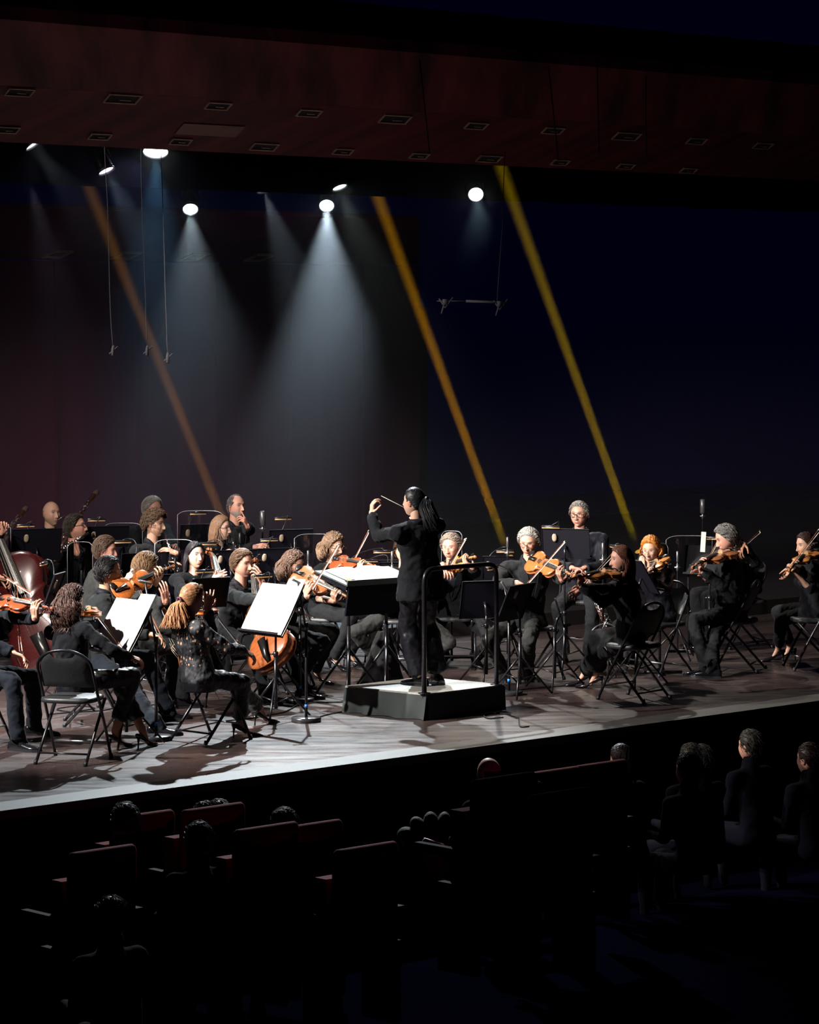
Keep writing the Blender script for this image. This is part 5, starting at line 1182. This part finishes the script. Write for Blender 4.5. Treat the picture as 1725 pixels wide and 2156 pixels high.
def drape(P0, P1, folds, amp, n=60, m=12):
    v = []; d = (P1-P0); nn = V(d.y, -d.x, 0).normalized(); f = []
    for i in range(m+1):
        t = i/m
        for j in range(n+1):
            u = j/n; o = amp*t**1.3*(.9+math.sin(u*folds*2*PI+1.3*math.sin(u*5))+.5*math.sin(u*folds*5+2))+.010
            z = PZ-.012-(PZ-.012+.0*t)*t+.012*math.sin(u*23)*(t > .95)*0+.004*max(0, math.sin(u*17))*(t == 1)
            q = P0+d*u+nn*o; v.append(V(q.x, q.y, max(z, .004)))
    for i in range(m):
        for j in range(n): a = i*(n+1)+j; f.append((a, a+n+1, a+n+2, a+1))
    return v, f
Mdr = mat('black_drape_cloth', (.030,.038,.038), .85, bump=(9,.6))
for A_, B_, fo, am in ((c3, c0, 3.3, .026), (c0, c1, 1.2, .008)):
    a = Vector((A_.x, A_.y, 0)); b = Vector((B_.x, B_.y, 0)); v, f = drape(a, b, fo, am); m_ = MB(); m_.add(v, f); obj('side_drape', m_, Mdr, r, origin=po)
rl = po+ux*.0+vx*.02; a = P4(.01,.04,0); b = P4(.94,.04,0)
r2_ = root('podium_rail', P4(.5,.04,PZ), 'black tubular safety rail standing on the podium edge behind the conductor', 'rail')
zt = W(960, 1199, a.y).z; m_ = MB()
pts = [V(a.x,a.y,.02), V(a.x,a.y,zt-.14)]+bez(V(a.x,a.y,zt-.12), V(a.x,a.y,zt-.02), a+(b-a)*.05+V(0,0,zt-a.z), a+(b-a)*.16+V(0,0,zt-a.z), 8)+[a+(b-a)*.8+V(0,0,zt-a.z)]+bez(a+(b-a)*.86+V(0,0,zt-a.z), a+(b-a)*.97+V(0,0,zt-a.z), V(b.x,b.y,zt-.03), V(b.x,b.y,zt-.13), 8)+[V(b.x,b.y,.02)]
tube(m_, pts, .020, 12); obj('rail_tube', m_, mat('rail_black', (.012,.012,.018), .3, spec=.6), r2_, origin=P4(.5,.04,PZ))
for q in (a, b): m_ = MB(); tube(m_, [V(q.x,q.y,PZ), V(q.x,q.y,PZ+.006)], .05, 16); obj('foot_plate', m_, M_tube, r2_, origin=P4(.5,.04,PZ))
# conductor's desk: broad tilted top with an open score
dn = W(690,1213,25.9); df = W(728,1201,26.3); dr = W(846,1211,26.2)
dc = W(770, 1216, 26.0); yaw = math.atan2(U.y, U.x)+PI; fx = V(math.cos(R_(128)), math.sin(R_(128)), 0); rx = V(fx.y, -fx.x, 0)
dc = W(775, 1213, 26.0)
tl = .20; up2 = (fx*math.cos(tl)+UP*math.sin(tl)); nn = rx.cross(up2); nn = nn if nn.z > 0 else -nn
Rd = frame(rx, up2, nn); og = V(dc.x, dc.y, 0)
r = root('conductor_stand', og, 'wide black conductor\'s desk with an open score on top', 'music stand')
m_ = MB(); box(m_, dc, (.78,.46,.012), Rd); box(m_, dc-up2*.23+nn*.02, (.78,.012,.05), Rd); obj('desk_top', m_, mat('desk_green_black', (.045,.060,.058), .5), r, origin=og, smooth=False)
m_ = MB(); box(m_, dc-nn*.14-up2*.20, (.70,.02,.26), Rd); box(m_, dc-nn*.03, (.74,.40,.04), Rd); obj('apron', m_, M_desk, r, origin=og, smooth=False)
for q in (-.2, .2):
    m_ = MB(); t = dc+rx*q-nn*.03; tube(m_, [t, V(t.x,t.y,.55)], .014, 8); tube(m_, [V(t.x,t.y,.6), V(t.x,t.y,.10)], .018, 8); tube(m_, [V(t.x,t.y,.72), V(t.x,t.y,.77)], .026, 8); obj('pole', m_, M_tube, r, origin=og)
    for i in range(3): m_ = MB(); an = .5+2*PI*i/3; tube(m_, [V(t.x,t.y,.42), V(t.x+.33*math.cos(an), t.y+.33*math.sin(an), .011)], .011, 6); obj('leg', m_, M_tube, r, origin=og)
m_ = MB(); K = 14; vs = []
for i in range(K+1):
    for j in range(7):
        u = -1+2*i/K; v_ = -1+2*j/6; vs.append(dc+rx*(u*.31)+up2*(v_*.20)+nn*(.012+.028*abs(u)**.6*(1-abs(u))*2.2))
fs = [(i*7+j, (i+1)*7+j, (i+1)*7+j+1, i*7+j+1) for i in range(K) for j in range(6)]; t = len(vs); vs += [p-nn*.01 for p in vs]; fs += [tuple(q+t for q in reversed(g)) for g in fs]
m_.add(vs, fs); tag(obj('score', m_, M_paper, origin=dc, loc=dc), 'open white score on the conductor\'s wide desk', 'sheet music')
m_ = MB(); q = dc-rx*.30-up2*.14+nn*.03; box(m_, q, (.035,.10,.02), Rd); tag(obj('pencil_box', m_, mat('tan_card', (.5,.36,.20), .6), origin=q, loc=q, smooth=False), 'small tan block at the left end of the conductor\'s desk', 'box')
# black cloth cover slumped over a stand beside the podium
cc = G(803, 1437); cc.z = 0; m_ = MB(); vs = []; n = 40; rows = 14
for i in range(rows+1):
    t = i/rows; z = .44*(1-t)
    for j in range(n):
        an = 2*PI*j/n; rr = .045+.155*t**.9+.014*t*math.sin(an*5+t*3)+.008*math.sin(an*9+t*7); vs.append(V(cc.x+math.cos(an)*rr+.015*(1-t), cc.y+math.sin(an)*rr, z+.012*(1-t)*math.sin(an*2)))
fs = ringfaces(rows+1, n); m_.add(vs, fs); tag(obj('cloth_cover', m_, mat('black_fleece', (.026,.026,.028), .95, bump=(16,.7)), origin=cc, loc=cc), 'cone of rumpled black cloth standing on the floor behind the podium', 'cloth')
# ------------------------------------------------------------------ music stands
A = R_
SA = music_stand('the dark curly-haired woman\'s stand', (256,1326), 283, A(218), .55, w=.50, h=.40, sheets=1, flip=True, base=0, roll=0)
SB = music_stand('the blonde woman\'s stand', (572,1290), 266, A(222), .55, w=.50, h=.40, sheets=1, flip=True, base=0)
for S_, L_ in ((SA, 'foreground music stand in front of the dark curly-haired woman'), (SB, 'foreground music stand in front of the blonde woman in lace')): S_['root']['label'] = L_
music_stand('rear black stand before the bald bassoonist', (76,1147), 232, A(112), .22, w=.46, h=.30, lamp_label='lamp clipped to the stand of the bald bassoonist', lamp_px=(54,1106))
music_stand('low tilted stand right of the double bass', (112,1243), 262, A(170), .35, w=.30, h=.30, lamp_label='lamp arching over the tilted stand beside the double bass', lamp_px=(92,1186), base=0)
music_stand('rear stand to the right of the flautist', (218,1130), 226, A(110), .2, w=.48, h=.20, lamp_label='lamp on the rear stand right of the flautist', lamp_px=(203,1094))
music_stand('stand between the dark-haired man and the clarinettist', (303,1198), 236, A(120), .22, w=.46, h=.30, lamp_label='lamp just right of the dark-haired man behind the violinist', lamp_px=(258,1140))
music_stand('black stand under the curly-haired clarinettist', (355,1243), 240, A(120), .25, w=.40, h=.30)
music_stand('stand seen through the clear screen beside the clarinet woman', (414,1130), 218, A(115), .2, w=.34, h=.25, lamp_label='lamp inside the clear screen left of the clarinet woman', lamp_px=(417,1080))
music_stand('wide black stand in front of the clarinet woman', (484,1192), 235, A(112), .22, w=.50, h=.30, lamp_label='lamp over the black-haired cellist\'s head', lamp_px=(436,1144))
music_stand('wide black stand behind the brown-haired cellist', (576,1190), 232, A(112), .22, w=.46, h=.32, lamp_label='lamp with bright underside right of the bearded man', lamp_px=(567,1136))
music_stand('rear stand to the right of the bearded man', (612,1140), 218, A(110), .18, w=.44, h=.24, lamp_label='highest lamp right of the bearded man', lamp_px=(596,1091))
music_stand('stand in front of the black-haired cellist', (440,1248), 255, A(125), .25, w=.36, h=.26, lamp_label='lamp in front of the black-haired cellist\'s chest', lamp_px=(431,1202))
music_stand('stand mostly hidden behind the white sheet music', (577,1262), 254, A(125), .3, w=.30, h=.22, lamp_label='lamp at the cellist\'s raised hand', lamp_px=(555,1212))
music_stand('black stand shared behind the conductor\'s desk', (776,1208), 226, A(100), .22, w=.55, h=.26, lamp_label='brass-lined lamp standing highest left of the conductor', lamp_px=(805,1161), lamp_off=.1)
music_stand('second stand behind the conductor\'s desk', (836,1212), 230, A(100), .22, w=.34, h=.26, lamp_label='long black lamp left of the conductor\'s back', lamp_px=(777,1180))
music_stand('black stand before the grey-haired violist', (1085,1268), 250, A(150), .40, w=.46, h=.34, lamp_label='white-topped lamp left of the grey-haired violist', lamp_px=(1038,1196), base=0)
music_stand('stand right of the conductor in front of the older violist', (1020,1262), 243, A(110), .25, w=.44, h=.34, base=0)
music_stand('tall stand in front of the man seated high at the rear', (1192,1144), 233, A(72), .16, w=.44, h=.27, lamp_label='silver lamp and clip in front of the man seated high', lamp_px=(1160,1109))
music_stand('stand with a narrow lamp behind the grey-haired violist', (1050,1195), 225, A(90), .2, w=.30, h=.22, lamp_label='lamp at the foot of the orange beam', lamp_px=(1064,1160))
music_stand('steeply tilted stand between the two right-hand women', (1350,1212), 243, A(20), .55, w=.42, h=.34, base=0, lamp_label='white-ended lamp above the long-haired violinist', lamp_px=(1294,1150))
SR = music_stand('rear stand left of the grey-haired man in profile', (1492,1180), 222, A(-110), .22, w=.46, h=.28, lamp_label='lamp half hidden by the grey-haired man\'s head', lamp_px=(1506,1133))
m_ = MB(); q = W(1481,1141,F/223); box(m_, q, (.045,.004,.19), Matrix.Rotation(.06, 3, 'Y')); tag(obj('sheet_music', m_, M_paper, origin=q, loc=q, smooth=False), 'narrow upright page on the rear stand left of the man in profile', 'sheet music')
music_stand('black stand beside the long-haired violinist\'s knees', (1180,1290), 246, A(0), .3, w=.24, h=.24, base=0)
# ------------------------------------------------------------------ microphones
round_mic('nearest round-based microphone stand, left of the podium', (645,1519), (628,1226), aim=V(-.9,0,.45), br=.118)
round_mic('second round-based microphone stand behind the nearest one', (632,1478), (611,1258), br=.118, aim=V(-.8,0,.5))
round_mic('round-based microphone stand behind the dark curly-haired woman\'s music stand', (329,1558), (306,1226), aim=V(-.95,0,.2), br=.12)
round_mic('round-based microphone stand right of the podium', (1072,1463), (1063,1236), br=.118, aim=V(-.5,0,.8))
tripod_mic('large studio microphone right of the bearded man', (553,1092), 215, big=True)
tripod_mic('short microphone on a stand beside the clarinet woman', (505,1133), 225)
tripod_mic('black microphone stand at the foot of the orange beam', (1069,1142), 226)
tripod_mic('slim microphone stand right of the conductor\'s desk lamp', (826,1172), 232)
tripod_mic('microphone beside the long-haired violinist\'s forehead', (1270,1155), 236)
tripod_mic('microphone stand seen between curly-haired violist and the screen', (649,1170), 226)
tripod_mic('microphone stand left of the grey-haired man in profile', (1427,1172), 226)
tripod_mic('tall dark speaker stand far behind the right-hand players', (1480,1066), 205, big=True)
# ------------------------------------------------------------------ clear acoustic screens
screen('clear screen cut off by the left edge', -40, 22, 1104, 1175, 236)
screen('clear screen around the flautist', 142, 195, 1143, 1232, 236, bend=.12)
screen('clear screen behind the dark-haired man', 219, 300, 1102, 1180, 224)
screen('clear screen in front of the clarinettist\'s instrument', 326, 410, 1137, 1205, 238)
screen('large clear screen with rounded corners left of the clarinet woman', 374, 470, 1076, 1165, 222)
screen('clear screen left of the curly-haired violist', 620, 708, 1126, 1205, 226, bend=.10)
screen('clear screen framing the older man beside the conductor', 930, 973, 1119, 1200, 226)
screen('clear screen behind the orange-haired violinist', 1375, 1407, 1145, 1215, 236)
screen('clear screen left of the grey-haired man in profile', 1403, 1500, 1129, 1215, 222)
# ------------------------------------------------------------------ chairs
def chair_pts(n1, n2, label, ang):       # two near feet on the floor
    a, b = G(*n1), G(*n2); c = (a+b)/2; f = V(math.cos(ang), math.sin(ang), 0); return chair(c+f*.24, ang, label)
chair_pts((64,1613), (190,1610), 'folding chair of the dark curly-haired woman at lower left', A(75))
chair_pts((350,1558), (441,1570), 'folding chair of the blonde woman in lace', A(48))
for k_, lb, kw in (('conc','folding chair of the navy-suited violinist at the left edge',{}), ('asian','folding chair of the violinist in glasses',{}), ('cellor','folding chair of the cellist behind the orange violin',{}),
    ('blackh','folding chair of the black-haired cellist',{}), ('browns','folding chair of the brown-haired cellist',{}), ('violaf','folding chair of the woman with the large brown viola',{}), ('curlyg','folding chair of the curly-haired woman in glasses',{}),
    ('oldv','folding chair of the older violist beside the conductor',{}), ('hid','folding chair behind the conductor\'s legs',{}), ('grayv','folding chair of the grey-haired violist',dict(da=.35,side=-.04)), ('brunette','folding chair of the long-haired woman in profile',dict(da=-.55,back=.04)),
    ('orange','folding chair of the orange-haired violinist',{}), ('profile','folding chair of the grey-haired man in profile',dict(da=-.25,back=.06)), ('behindp','folding chair hidden behind the man in profile',{}), ('farright','folding chair at the right edge',{}),
    ('bald','folding chair of the bald bassoonist',{}), ('flute','folding chair of the flautist',{}), ('darkman','folding chair of the dark-haired man',{}), ('curlym','folding chair of the curly-haired clarinettist',{}), ('claf','folding chair of the clarinet woman',{}), ('beard','folding chair of the bearded man',{}), ('gray','folding chair of the grey-haired man behind the clarinettist',{}), ('bsn2','folding chair outside the left edge',{})):
    chair_for(k_, lb, **kw)
p = PEOPLE['standm']; chair(p['pel']-p['f']*.02, math.atan2(p['f'].y, p['f'].x), 'chair of the man seated high at the rear', z=p['org'].z+.08)
# contrabass instrument and brass keys before the rear man
cb = pipe('contrabassoon', 'tall dark keyed wind instrument between the two violists\' legs', W(1232,1205,28.0), W(1292,1345,27.6), [(0,.028),(.5,.034),(1,.040)], mat('rosewood', (.10,.03,.02), .25, coat=.5), 22, kr=.010)
m_ = MB(); q = W(1280,1325,27.3); tube(m_, [q+V(-.12,0,-.13), q+V(0,-.1,.12)], .003, 5); tube(m_, bez(q+V(-.15,0,-.03), q+V(-.1,0,.06), q+V(.02,0,.08), q+V(.09,0,.0)), .007, 6); z0 = floor_z(q); tube(m_, [V(q.x,q.y,z0), q], .009, 6)
for i in range(3): an = i*2.1; tube(m_, [V(q.x,q.y,z0+.2), V(q.x+.22*math.cos(an), q.y+.22*math.sin(an), z0+.008)], .008, 6)
tag(obj('instrument_stand', m_, M_steel, origin=V(q.x,q.y,z0), loc=V(q.x,q.y,z0)), 'metal instrument stand under the tall keyed wind instrument', 'stand')
# ------------------------------------------------------------------ hanging cables, bar and small microphones
def hang(label, pts, D, mic=True, light=False):
    P = [W(x, y, D) for x, y in pts]; m_ = MB(); tube(m_, cat(P, 5), .0032, 6)
    o = root('hanging_microphone', P[-1], label, 'microphone', 'cables hanging over the stage'); obj('cable', m_, mat('cable_grey', (.012,.012,.014), .8, spec=.1) if light else mat('cable_black', (.010,.010,.013), .7, spec=.1), o, origin=P[-1])
    if mic:
        e = P[-1]; m_ = MB(); tube(m_, [e+V(0,0,.03), e, e-V(0,0,.05), e-V(0,0,.055)], [.006,.014,.014,.008], 10); tube(m_, [e+V(-.03,0,-.04), e+V(.04,0,.02)], .007, 6); obj('capsule', m_, mat('microphone_black', (.010,.010,.012), .8, spec=.12), o, origin=e)
hang('leftmost cable microphone hanging below the pinkish spotlight', [(219,235),(221,330),(227,440),(232,640),(238,735)], 25.5, light=True)
hang('middle cable microphone of the three at left', [(297,240),(298,400),(304,560),(310,735)], 25.5)
hang('right cable microphone of the three at left, hanging lowest', [(333,60),(337,250),(342,400),(349,640),(353,750)], 24.2)
b0_ = W(920,634,26.5); b1_ = W(1072,638,26.5); o = root('hanging_bar', (b0_+b1_)/2, 'thin black bar with clamps hanging in the dark right of the orange beam', 'hanging bar'); og = (b0_+b1_)/2
m_ = MB(); tube(m_, [b0_+V(.25,0,0), b1_], .011, 8); tube(m_, [b0_, b0_+V(.3,0,0)], .004, 6); obj('bar', m_, mat('bar_black', (.012,.012,.014), .8, spec=.12), o, origin=og)
m_ = MB(); tube(m_, [W(1047,636,26.5), W(1052,560,26.5), W(1058,480,26.5), W(1062,350,26.5), W(1075,160,26.5)], .0035, 5); obj('wire', m_, mat('cable_grey', (.012,.012,.014), .8, spec=.1), o, origin=og)
for x, y in ((937,636),(1052,640)):
    m_ = MB(); q = W(x,y,26.5); box(m_, q, (.04,.03,.05)); tube(m_, [q+V(-.05,0,.03), q+V(0,0,-.05), q+V(.07,0,.04)], .007, 6); tube(m_, [q, q+V(-.03,0,-.1)], .008, 6); obj('clamp', m_, mat('bar_black', (.012,.012,.014), .8, spec=.12), o, origin=og)
for i, (pts, D) in enumerate((([(884,125),(893,210),(905,322)],23.8), ([(1155,140),(1165,230),(1176,338)],23.8), ([(1258,135),(1260,230),(1262,325)],23.8), ([(1361,160),(1360,240),(1362,330)],23.8))):
    m_ = MB(); P = [W(x, y, D) for x, y in pts]; P = [p for p in P]; tube(m_, P, .005, 5); tag(obj('hanging_cable', m_, mat('cable_black', (.010,.010,.013), .7, spec=.1), origin=P[-1], loc=P[-1]), '%s thin black cable in front of the red soffit right of centre' % ('first','second','third','fourth')[i], 'cable', 'thin cables before the red soffit')
# ------------------------------------------------------------------ floor cables
def fcable(label, pts, r=.005, closed=False):
    P = []
    for x, y in pts: g = G(x, y); g.z = r+.001; P.append(g)
    m_ = MB(); tube(m_, cat(P, 6), r, 6); tag(obj('floor_cable', m_, mat('cable_black', (.010,.010,.013), .7, spec=.1), origin=P[0], loc=P[0]), label, 'cable', 'cables lying on the stage floor')
fcable('cable on the floor running from the nearest microphone stand to the podium', [(668,1512),(690,1506),(705,1503),(735,1497)])
fcable('cable crossing the floor behind the round microphone bases', [(560,1483),(620,1488),(660,1481),(700,1480),(735,1479)])
fcable('cable lying between the two chairs in the foreground', [(330,1546),(370,1541),(420,1530),(470,1520),(520,1515),(560,1508),(600,1500),(632,1482)])
fcable('cable loops under the dark curly-haired woman\'s chair', [(100,1506),(130,1503),(170,1498),(200,1492),(165,1488),(120,1494),(150,1500),(210,1498),(250,1491),(330,1485)])
fcable('cable on the floor right of the podium toward the rear chairs', [(1085,1455),(1130,1450),(1180,1446),(1230,1438)])
fcable('thin cable behind the podium between the music stands', [(940,1360),(980,1366),(1010,1372),(1060,1372),(1100,1380)])
fcable('cable on the floor left of the podium by the music stand legs', [(470,1468),(520,1474),(570,1470),(620,1474),(690,1466)])
fcable('cable crossing the stage behind the cloth cover', [(640,1380),(700,1381),(780,1383),(860,1382)])
fcable('small curled cable on the floor in front of the rail', [(1060,1512),(1030,1514),(1020,1508),(1040,1502),(1075,1507)])
fcable('short cable end lying right of the curled cable', [(1092,1512),(1096,1531),(1115,1531)])
# ------------------------------------------------------------------ the audience and its seats
M_seat = mat('red_seat_velvet', (.16,.006,.012), .85, spec=.1); M_seatb = mat('seat_shell_black', (.004,.003,.008), .8, spec=.1)
_seat = []
ZA = -1.15
def seat(px, py, s, label, w=.52, h=None):
    """px,py = middle of the top edge of the backrest"""
    t = W(px, py, F/s)
    if not _seat:
        r = root('theatre_seat', V(0,0,0), 'x', 'seat')
        m_ = MB(); vs = []                      # padded back, local: x along the row, y to the stage, origin at top middle of the back
        prof = [(-.62,.020,.245),(-.3,.035,.255),(-.05,.042,.258),(-.015,.034,.250),(0,.012,.235)]
        for z, th, w_ in prof:
            for j in range(24):
                a = 2*PI*j/24; c, s_ = math.cos(a), math.sin(a); vs.append(V(abs(c)**.35*math.copysign(1,c)*w_, abs(s_)**.6*math.copysign(1,s_)*th+.08*(-z)*.25, z))
        m_.add(vs, ringfaces(5, 24)); obj('backrest', m_, M_seat, r)
        m_ = MB(); box(m_, (0,-.028,-.36), (.46,.02,.6)); obj('back_shell', m_, M_seatb, r, smooth=False)
        m_ = MB(); box(m_, (0,.15,-.40), (.46,.10,.42)); obj('seat_cushion', m_, M_seat, r, smooth=False)
        for q in (-1, 1): m_ = MB(); box(m_, (q*.27,.2,-.42), (.05,.46,.05)); obj('armrest', m_, M_seatb, r, smooth=False)
        L_ = 1.0
        m_ = MB(); box(m_, (-.24,.12,-.85), (.05,.30,.5)); obj('leg', m_, M_seatb, r, smooth=False); m_ = MB(); box(m_, (.24,.12,-.85), (.05,.30,.5)); obj('leg', m_, M_seatb, r, smooth=False)
        _seat.append(r); o = r
    else: o = copy_tree(_seat[0])
    o.matrix_world = Matrix.Translation(t) @ frame(E, U, V(0,0,1)).to_4x4(); tag(o, label, 'seat', 'red velvet seats of the audience'); return t
gA = 'audience members in the dark'
def viewer(px, py, s, label, style, col, yaw=None, fem=0, ln=.15, tilt=0):
    """px,py = top of the head"""
    c = W(px, py, F/s)-V(0,0,.118); f = math.atan2(U.y, U.x) if yaw is None else yaw
    fw = V(math.cos(f), math.sin(f), 0); rt = V(fw.y, -fw.x, 0); base = V(c.x, c.y, ZA)-fw*.1
    r = root('person', base, label, 'person', None); hd = Head(c, f, .05, tilt, fem); n = c-V(0,0,.17); pel = n-V(0,0,.50)-fw*.08
    m_ = MB(); rings = []
    for h, w_, d_ in TPTS_M: rings += ring_at(pel+(n-pel)*h, rt, fw, w_*.95, d_*.95)
    m_.add(rings, ringfaces(len(TPTS_M), 20))
    for q in (1, -1): sh = n+rt*q*.19-V(0,0,.05); el = sh-V(0,0,.26)+fw*.06; capsule(m_, n-V(0,0,.05), sh, .065, .06); capsule(m_, sh, el, .056, .046); capsule(m_, el, el+fw*.22-rt*q*.1, .044, .03); hp = pel+rt*q*.09; capsule(m_, hp, hp+fw*.42, .085, .06); capsule(m_, hp+fw*.42, hp+fw*.42-V(0,0,.4), .06, .04)
    capsule(m_, n-V(0,0,.02), c-V(0,0,.10)-fw*.015, .075, .066, 14); jm = bake(m_, 'coat', .018, 3, .015, base)
    b = MB(); tone = np.array(SKINS['rosy']); b.add(hd.w(head_full(DIRS, fem))-np.array(base), DFACES, head_cols(DIRS, head_full(DIRS, fem), tone, np.array(col)*.7, tone*.7, None, fem))
    q = MB(); capsule(q, n-V(0,0,.04), c-V(0,0,.05), .055, .05, 14); b.add(np.concatenate(q.v)-np.array(base), q.f, tone)
    for sd in (-1, 1): e = MB(); ell(e, (sd*.0745,-.010,-.004), (.0085,.019,.031)); b.add(hd.w(e.v[0])-np.array(base), e.f, tone)
    obj('body', b, M_skin, r, vcol=True); obj('coat', jm, mat('audience_coat', (.003,.003,.006), .95, spec=.05), r)
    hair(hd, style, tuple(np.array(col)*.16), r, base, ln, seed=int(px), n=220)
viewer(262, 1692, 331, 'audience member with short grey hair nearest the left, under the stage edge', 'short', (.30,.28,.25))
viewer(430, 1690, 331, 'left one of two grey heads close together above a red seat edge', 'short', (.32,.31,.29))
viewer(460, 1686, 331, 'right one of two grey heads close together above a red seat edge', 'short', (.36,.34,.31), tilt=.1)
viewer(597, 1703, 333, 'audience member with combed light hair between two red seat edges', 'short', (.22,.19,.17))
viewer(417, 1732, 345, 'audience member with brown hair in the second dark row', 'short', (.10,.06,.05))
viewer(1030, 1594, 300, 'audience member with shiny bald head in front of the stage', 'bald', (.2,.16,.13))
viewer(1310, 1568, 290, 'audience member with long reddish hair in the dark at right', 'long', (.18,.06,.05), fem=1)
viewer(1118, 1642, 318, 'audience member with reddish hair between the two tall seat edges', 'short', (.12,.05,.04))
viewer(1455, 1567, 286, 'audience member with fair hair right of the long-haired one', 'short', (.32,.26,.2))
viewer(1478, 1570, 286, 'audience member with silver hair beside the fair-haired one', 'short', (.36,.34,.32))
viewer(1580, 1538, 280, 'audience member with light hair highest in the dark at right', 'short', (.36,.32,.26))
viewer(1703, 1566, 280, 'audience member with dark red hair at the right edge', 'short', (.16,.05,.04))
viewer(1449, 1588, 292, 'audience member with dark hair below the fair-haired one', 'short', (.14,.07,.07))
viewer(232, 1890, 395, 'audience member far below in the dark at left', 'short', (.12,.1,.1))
for px, py, s, lb in ((215,1786,345,'second-row seat whose thin red top edge lies lowest at left'), (300,1712,328,'seat edge right of the leftmost grey head'), (448,1697,335,'seat with the brightest red top edge below the two grey heads'), (560,1738,345,'seat with red top edge left of the combed head'), (655,1733,338,'seat with red top edge right of the combed head'), (770,1780,350,'seat with faint red top edge at lower centre'),
    (1062,1633,372,'tall seat with red piping below the bald head'), (1180,1665,372,'tall seat with red top edge right of the first tall one'), (1165,1620,315,'seat with faint red edge in front of the tall seats'), (1265,1605,310,'faint seat edge left of the long reddish hair')):
    seat(px, py, s, lb)
# coats and bag thrown on the seats
def blob(name, label, cat_, c, rad, m, seed, amp=.25, R=None):
    mb = MB(); d = DIRS; nz = np.array([noise.noise(Vector(q*2.6)+Vector((seed,0,0)))+.5*noise.noise(Vector(q*6)+Vector((seed,3,0))) for q in d]); mb.add(d*(1+amp*nz)[:,None]*np.array(rad)+np.array(c), DFACES)
    return tag(obj(name, mb, m, origin=c, loc=c), label, cat_)
puf = MB(); c = W(905,1757,F/345)
def puffer(label, c, pts, m):
    r = root('puffer_jacket', c, label, 'jacket')
    for i in range(len(pts)-1):
        k = MB(); a, b = c+Vector(pts[i]), c+Vector(pts[i+1]); mid = (a+b)/2; d = (b-a); x = d.normalized(); y = perp(x, V(0,-1,0)); ell(k, mid, (d.length*.62, .085, .075), frame(x, y, x.cross(y)), 18, 12); obj('quilted_panel', k, m, r, origin=c)
mpf = mat('dark_puffer_nylon', (.010,.013,.011), .8, bump=(30,.8))
puffer('dark quilted jacket draped behind the bright pink bag', c, [(-.16,0,-.06),(-.10,0,.02),(-.03,0,.06),(.05,0,.07),(.12,0,.06)], mpf)
puffer('dark quilted sleeve hanging beside the tall red-edged seat', W(1078,1748,F/352), [(.05,0,.12),(.02,0,.05),(-.03,0,-.02),(-.08,0,-.09)], mpf)
c = W(915,1790,F/350); r = root('pink_bag', c, 'bright pink bag lying on a seat beside the quilted jacket', 'bag')
m_ = MB(); vs = []
for z, w_, d_ in ((-.14,.055,.05),(-.06,.075,.06),(.02,.085,.05),(.055,.06,.02)):
    for j in range(20): a = 2*PI*j/20; vs.append(c+V(math.cos(a)*w_+.03*(-z), math.sin(a)*d_, z+.02*math.cos(a)*-1*(z > 0)))
m_.add(vs, ringfaces(4, 20)); obj('pouch', m_, mat('pink_nylon', (.55,.03,.16), .5, bump=(14,.4)), r, origin=c)
m_ = MB(); tube(m_, bez(c+V(-.05,0,.05), c+V(-.09,0,.02), c+V(-.08,0,-.06), c+V(-.05,0,-.09)), .006, 6); obj('strap', m_, mat('pink_strap', (.4,.02,.1), .5), r, origin=c)
m_ = MB(); tube(m_, [c+V(-.065,-.05,.045), c+V(-.058,-.055,.05)], .008, 8); obj('snap', m_, M_chrome, r, origin=c)
blob('red_scarf', 'folded red cloth next to the pink bag', 'scarf', W(945,1800,F/350), (.06,.06,.045), mat('red_cloth', (.30,.02,.03), .8), 4)
for i, o in enumerate([o for o in C.objects if o.parent is None and o.name.startswith('person')]): pass
